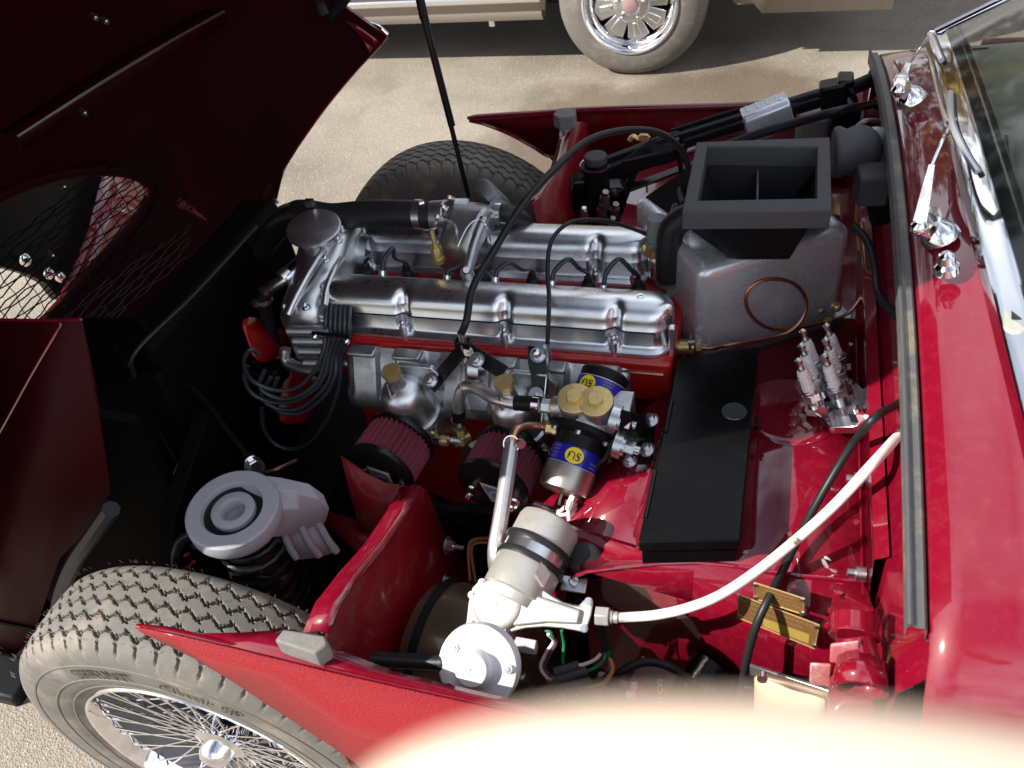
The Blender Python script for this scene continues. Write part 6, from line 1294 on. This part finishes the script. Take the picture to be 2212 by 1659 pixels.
b.grid([ring(.672, -.018, .02), ring(.676, -.018, .02), ring(.678, 0, .02), ring(.84, .0, .022)]+[ring(.84+.018*sin(k/6*pi/2), .018*(1-cos(k/6*pi/2)), .022-.006*k/6) for k in range(1, 7)]+[ring(.8582, .06, .01)], True)
b.f.append(tuple(len(b.v)-28+i for i in range(28))); ob('heater_case', b, ALUS, hb, sharp=50)
b = MB(); b.grid([[hbp(.02, -.019, .688), hbp(.98, -.019, .688)], [hbp(.02, -.0215, .688), hbp(.98, -.0215, .688)], [hbp(.02, -.0215, .674), hbp(.98, -.0215, .674)]]); ob('base_flange', b, FOAM, hb)
for px, py in [(1598, 707), (1805, 662), (1770, 667)]:
    b = MB(); q = at(px, py, z=.70); n = -back; b.ball(q+n*.004, .0075, 10); b.cyl(q+n*.001, q+n*.004, .0095, n=14); ob('case_screw', b, BRASS, hb)
# intake duct: slanted black case and rubber frame, open at the top
zI = .985
O = [at(px, py, z=zI) for px, py in [(1505, 306), (1793, 295), (1797, 453), (1473, 457)]]
I = [at(px, py, z=zI) for px, py in [(1528, 315), (1766, 316), (1765, 427), (1506, 432)]]
b = MB()
outl = [p+V((0, 0, -.030)) for p in O]
b.grid([outl+[outl[0]], O+[O[0]], I+[I[0]], [p+V((0, 0, -.035)) for p in I]+[I[0]+V((0, 0, -.035))]]); ob('rubber_frame', b, FOAM, hb, bevel=.003, segs=3)
cI = sum(I, V())/4; fl = [cI+(p-cI)*.55+V((.01, .0, -.13)) for p in I]
b = MB(); b.grid([[p+V((0, 0, -.034)) for p in I]+[I[0]+V((0, 0, -.034))], fl+[fl[0]]]); b.poly(fl); ob('intake_funnel', b, SATIN, hb)
b = MB(); m0, m1 = at(1636, 318, z=zI-.04), at(1634, 432, z=zI-.04); b.prism([m0, m1, m1+V((0, 0, -.08)), m0+V((0, 0, -.08))], (.003, 0, 0)); ob('divider_plate', b, FOAM, hb)
b = MB(); b.cyl(at(1642, 388, z=zI-.07), at(1764, 356, z=zI-.045), .0032, n=8); ob('flap_rod', b, STEEL, hb)
b = MB(); b.cyl(at(1600, 378, z=zI-.09), at(1618, 384, z=zI-.085), .010, n=12); ob('flap_pivot', b, STEEL, hb)
b = MB(); q = at(1718, 418, z=zI-.10); b.tube([q+V((.026*cos(a), .02*sin(a), .01*sin(a))) for a in [i*2*pi/14 for i in range(15)]], .0022, n=6, k=2); ob('resistor_wire', b, RUBBER, hb)
b = MB(); w_ = [p+V((0, 0, -.028)) for p in O]; dn = [hbp(.02, .25, .858), hbp(.98, .25, .858), hbp(.965, .022, .858), hbp(.17, .040, .858)]
cw_ = [O[3]*.93+cI*.07, O[2]*.93+cI*.07, O[1]*.93+cI*.07, O[0]*.93+cI*.07]; cw_ = [p+V((0, 0, -.028)) for p in cw_]
d2 = [hbp(.20, .035, .859), hbp(.90, .030, .859), hbp(.97, .25, .859), hbp(.06, .25, .859)]
b.grid([cw_+[cw_[0]], d2+[d2[0]]]); ob('intake_case', b, SATIN, hb)
b = MB(); q = at(1547, 507, z=.88); d = V((.55, .3, .25)).normalized(); b.cyl(q-d*.012, q+d*.012, .007, n=14); b.hexa(q, q+d*.008, .009); ob('case_bolt', b, STEEL, hb)
# rubber elbow to the bulkhead
b = MB(); b.tube([at(1800, 330, z=.955), at(1830, 328, z=.955), at(1862, 326, z=.945)], lambda t: .038+.003*sin(t*9), n=24); ob('rubber_elbow', b, FOAM, hb)
b = MB(); b.cyl(at(1864, 326, z=.945), at(1893, 318, z=.94), .033, n=24); ob('elbow_spigot', b, ALUS, hb)
# heater hoses at the back of the engine
hh = thing('heater_hose', 'thick black heater hose turning down behind the rear of the cam covers', 'hose', at(1450, 560, z=.75))
b = MB(); b.tube([at(1520, 463, z=.905), at(1480, 470, z=.90), at(1452, 495, z=.88), at(1444, 540, z=.84), at(1443, 600, z=.78)], .0215, n=18); ob('hose_body', b, RUBBER, hh)
b = MB(); b.lathe([(.0125, -.006), (.0245, -.005), (.0245, .006), (.0125, .007)], at(1443, 602, z=.775), (0, 0, 1), n=22); ob('hose_clip', b, MAROOND, hh)
for px in (1442, 1460, 1478):
    b = MB(); b.tube([at(px, 600, z=.77), at(px+5, 650, z=.73), at(px+12, 690, z=.69), at(px+6, 745, z=.63)], .0095, n=12); ob('metal_pipe', b, MAROOND if px != 1460 else SATIN, hh)
b = MB(); b.cyl(at(1452, 748, z=.70), at(1500, 750, z=.70), .0135, n=16); b.hexa(at(1500, 750, z=.70), at(1512, 748, z=.70), .012); ob('pipe_union', b, BRASS, hh)
b = MB(); b.box(at(1492, 742, z=.71), (.004, .02, .03)); b.cyl(at(1486, 740, z=.722), at(1500, 740, z=.722), .004, n=8); ob('union_clip', b, STEEL, hh)
b = MB(); b.tube([at(1504, 640, z=.76), at(1500, 690, z=.72), at(1494, 730, z=.69)], .007, n=10); ob('drain_tube', b, RUBBER, hh)
for k in range(3):
    b = MB(); pts = [at(1486+k*11+4*sin(i*.13), 498-k*8+i*1.05, z=.81-.0006*i) for i in range(48)]
    hel = [p+V((.004*cos(i*1.5), .004*sin(i*1.5), .0)) for i, p in enumerate(catmull(pts, 2))]; b.tube(hel, .0012, n=5, k=1); ob('conduit_spring', b, STEEL, hh)
b = MB(); b.tube([at(1478, 440, z=.90), at(1470, 415, z=.90), at(1478, 395, z=.90), at(1500, 370, z=.90)], .006, n=8); b.cyl(at(1450, 480, z=.88), at(1462, 445, z=.89), .008, n=12); ob('vacuum_pipe', b, RUBBER, hh)
# copper capillary looping across the heater front
cc = thing('copper_capillary', 'copper capillary pipe with one full loop in front of the heater box', 'pipe', at(1700, 715, z=.69))
n = -back
F = lambda px, py, d=.028: atp(px, py, f0+n*d, back)
pts = [at(1862, 480, z=.87), F(1868, 560), F(1871, 610), F(1856, 648), F(1822, 682), F(1750, 702), F(1690, 712), F(1650, 704), F(1622, 680), F(1611, 650), F(1620, 622), F(1650, 605), F(1690, 604), F(1722, 618), F(1741, 648), F(1736, 684, .033), F(1712, 712, .034), F(1680, 725, .03), F(1628, 736, .03), F(1580, 744, .03), at(1540, 752, z=.70), at(1512, 751, z=.70)]
b = MB(); b.tube(pts, .0033, n=10, k=8); ob('pipe_run', b, COPPER, cc)
b = MB(); q = F(1788, 692); b.cyl(q-e*.006, q+e*.006, .0055, n=12); ob('pipe_clip', b, BRASS, cc)
b = MB(); b.tube([at(1842, 487, z=.88), at(1872, 520, z=.87), at(1890, 580, z=.85), at(1900, 640, z=.82), at(1944, 690, x=.185)], .0062, n=10); o = ob('black_conduit', b, RUBBER); tag(o, 'black cable sagging from behind the heater box to the bulkhead seal', 'cable')
rl = thing('bulkhead_relay', 'small square black relay hanging on the bulkhead beside the heater box', 'relay', at(1885, 430, z=.88))
b = MB(); q = at(1882, 398, z=.925); b.box(q, (.045, .055, .05), M.Rotation(.12, 3, 'Z')); ob('relay_case', b, FOAM, rl, bevel=.004)
b = MB(); b.prism([at(1862, 422, z=.90), at(1908, 424, z=.90), at(1902, 490, z=.84), at(1878, 490, z=.84)], (.02, .012, 0)); ob('relay_base', b, SATIN, rl, bevel=.004)
b = MB(); b.tube([at(1870, 372, z=.93), at(1886, 352, z=.935), at(1914, 345, x=.185)], .004, n=8); b.tube([at(1862, 405, z=.90), at(1852, 440, z=.87), at(1850, 480, z=.84), at(1856, 540, z=.80)], .0028, n=8); ob('relay_wire', b, ORANGE, rl)
# ================================================================ photographer's hand at the lower edge
def cw2(x, y, z): return CAM+CR*x+CD*y+CF*z
def hand():
    vs, es, rs = [], [], []
    def chain(pts, start=None):
        pr = start
        for x, y, z, r in pts:
            vs.append(cw2(x, y, z)); rs.append(r); i = len(vs)-1
            if pr is not None: es.append((pr, i))
            pr = i
        return pr
    wr = chain([(.150, .105, .018, .026)])
    chain([(.215, .17, -.01, .031), (.29, .25, -.05, .037)], wr)
    pm = chain([(.118, .080, .030, .026)], wr)
    chain([(.085, .0445, .046, .0118), (.062, .0368, .0500, .0106), (.040, .0316, .0505, .0100), (.020, .0282, .0504, .0100), (.006, .0271, .0502, .0094), (-.004, .0278, .0501, .0078), (-.0105, .0292, .0500, .0052)], pm)
    chain([(.088, .066, .036, .012), (.060, .070, .036, .010), (.036, .070, .032, .009), (.020, .068, .028, .0078)], pm)
    chain([(.094, .086, .026, .0115), (.068, .094, .024, .0095), (.046, .094, .020, .0085), (.032, .092, .016, .0074)], pm)
    chain([(.104, .104, .016, .0105), (.082, .114, .012, .0085), (.066, .114, .008, .0075), (.054, .112, .005, .0066)], pm)
    chain([(.125, .062, .008, .014), (.100, .050, -.006, .0115), (.082, .046, -.012, .0095)], wr)
    me = bpy.data.meshes.new('hand'); me.from_pydata([tuple(v) for v in vs], es, []); me.materials.append(SKIN)
    o = bpy.data.objects.new('hand', me); C.objects.link(o)
    bm = bmesh.new(); bm.from_mesh(me); ly = bm.verts.layers.skin.verify()
    for v, r in zip(bm.verts, rs): v[ly].radius = (r, r); v[ly].use_root = (v.index == 0)
    bm.verts.ensure_lookup_table(); bm.verts[0][ly].use_root = True
    bm.to_mesh(me); bm.free()
    s = o.modifiers.new('skin', 'SKIN'); s.use_smooth_shade = True
    d = o.modifiers.new('sub', 'SUBSURF'); d.levels = 2; d.render_levels = 3
    return tag(o, 'blurred pale fingertip of the photographer along the bottom edge', 'hand')
hand()
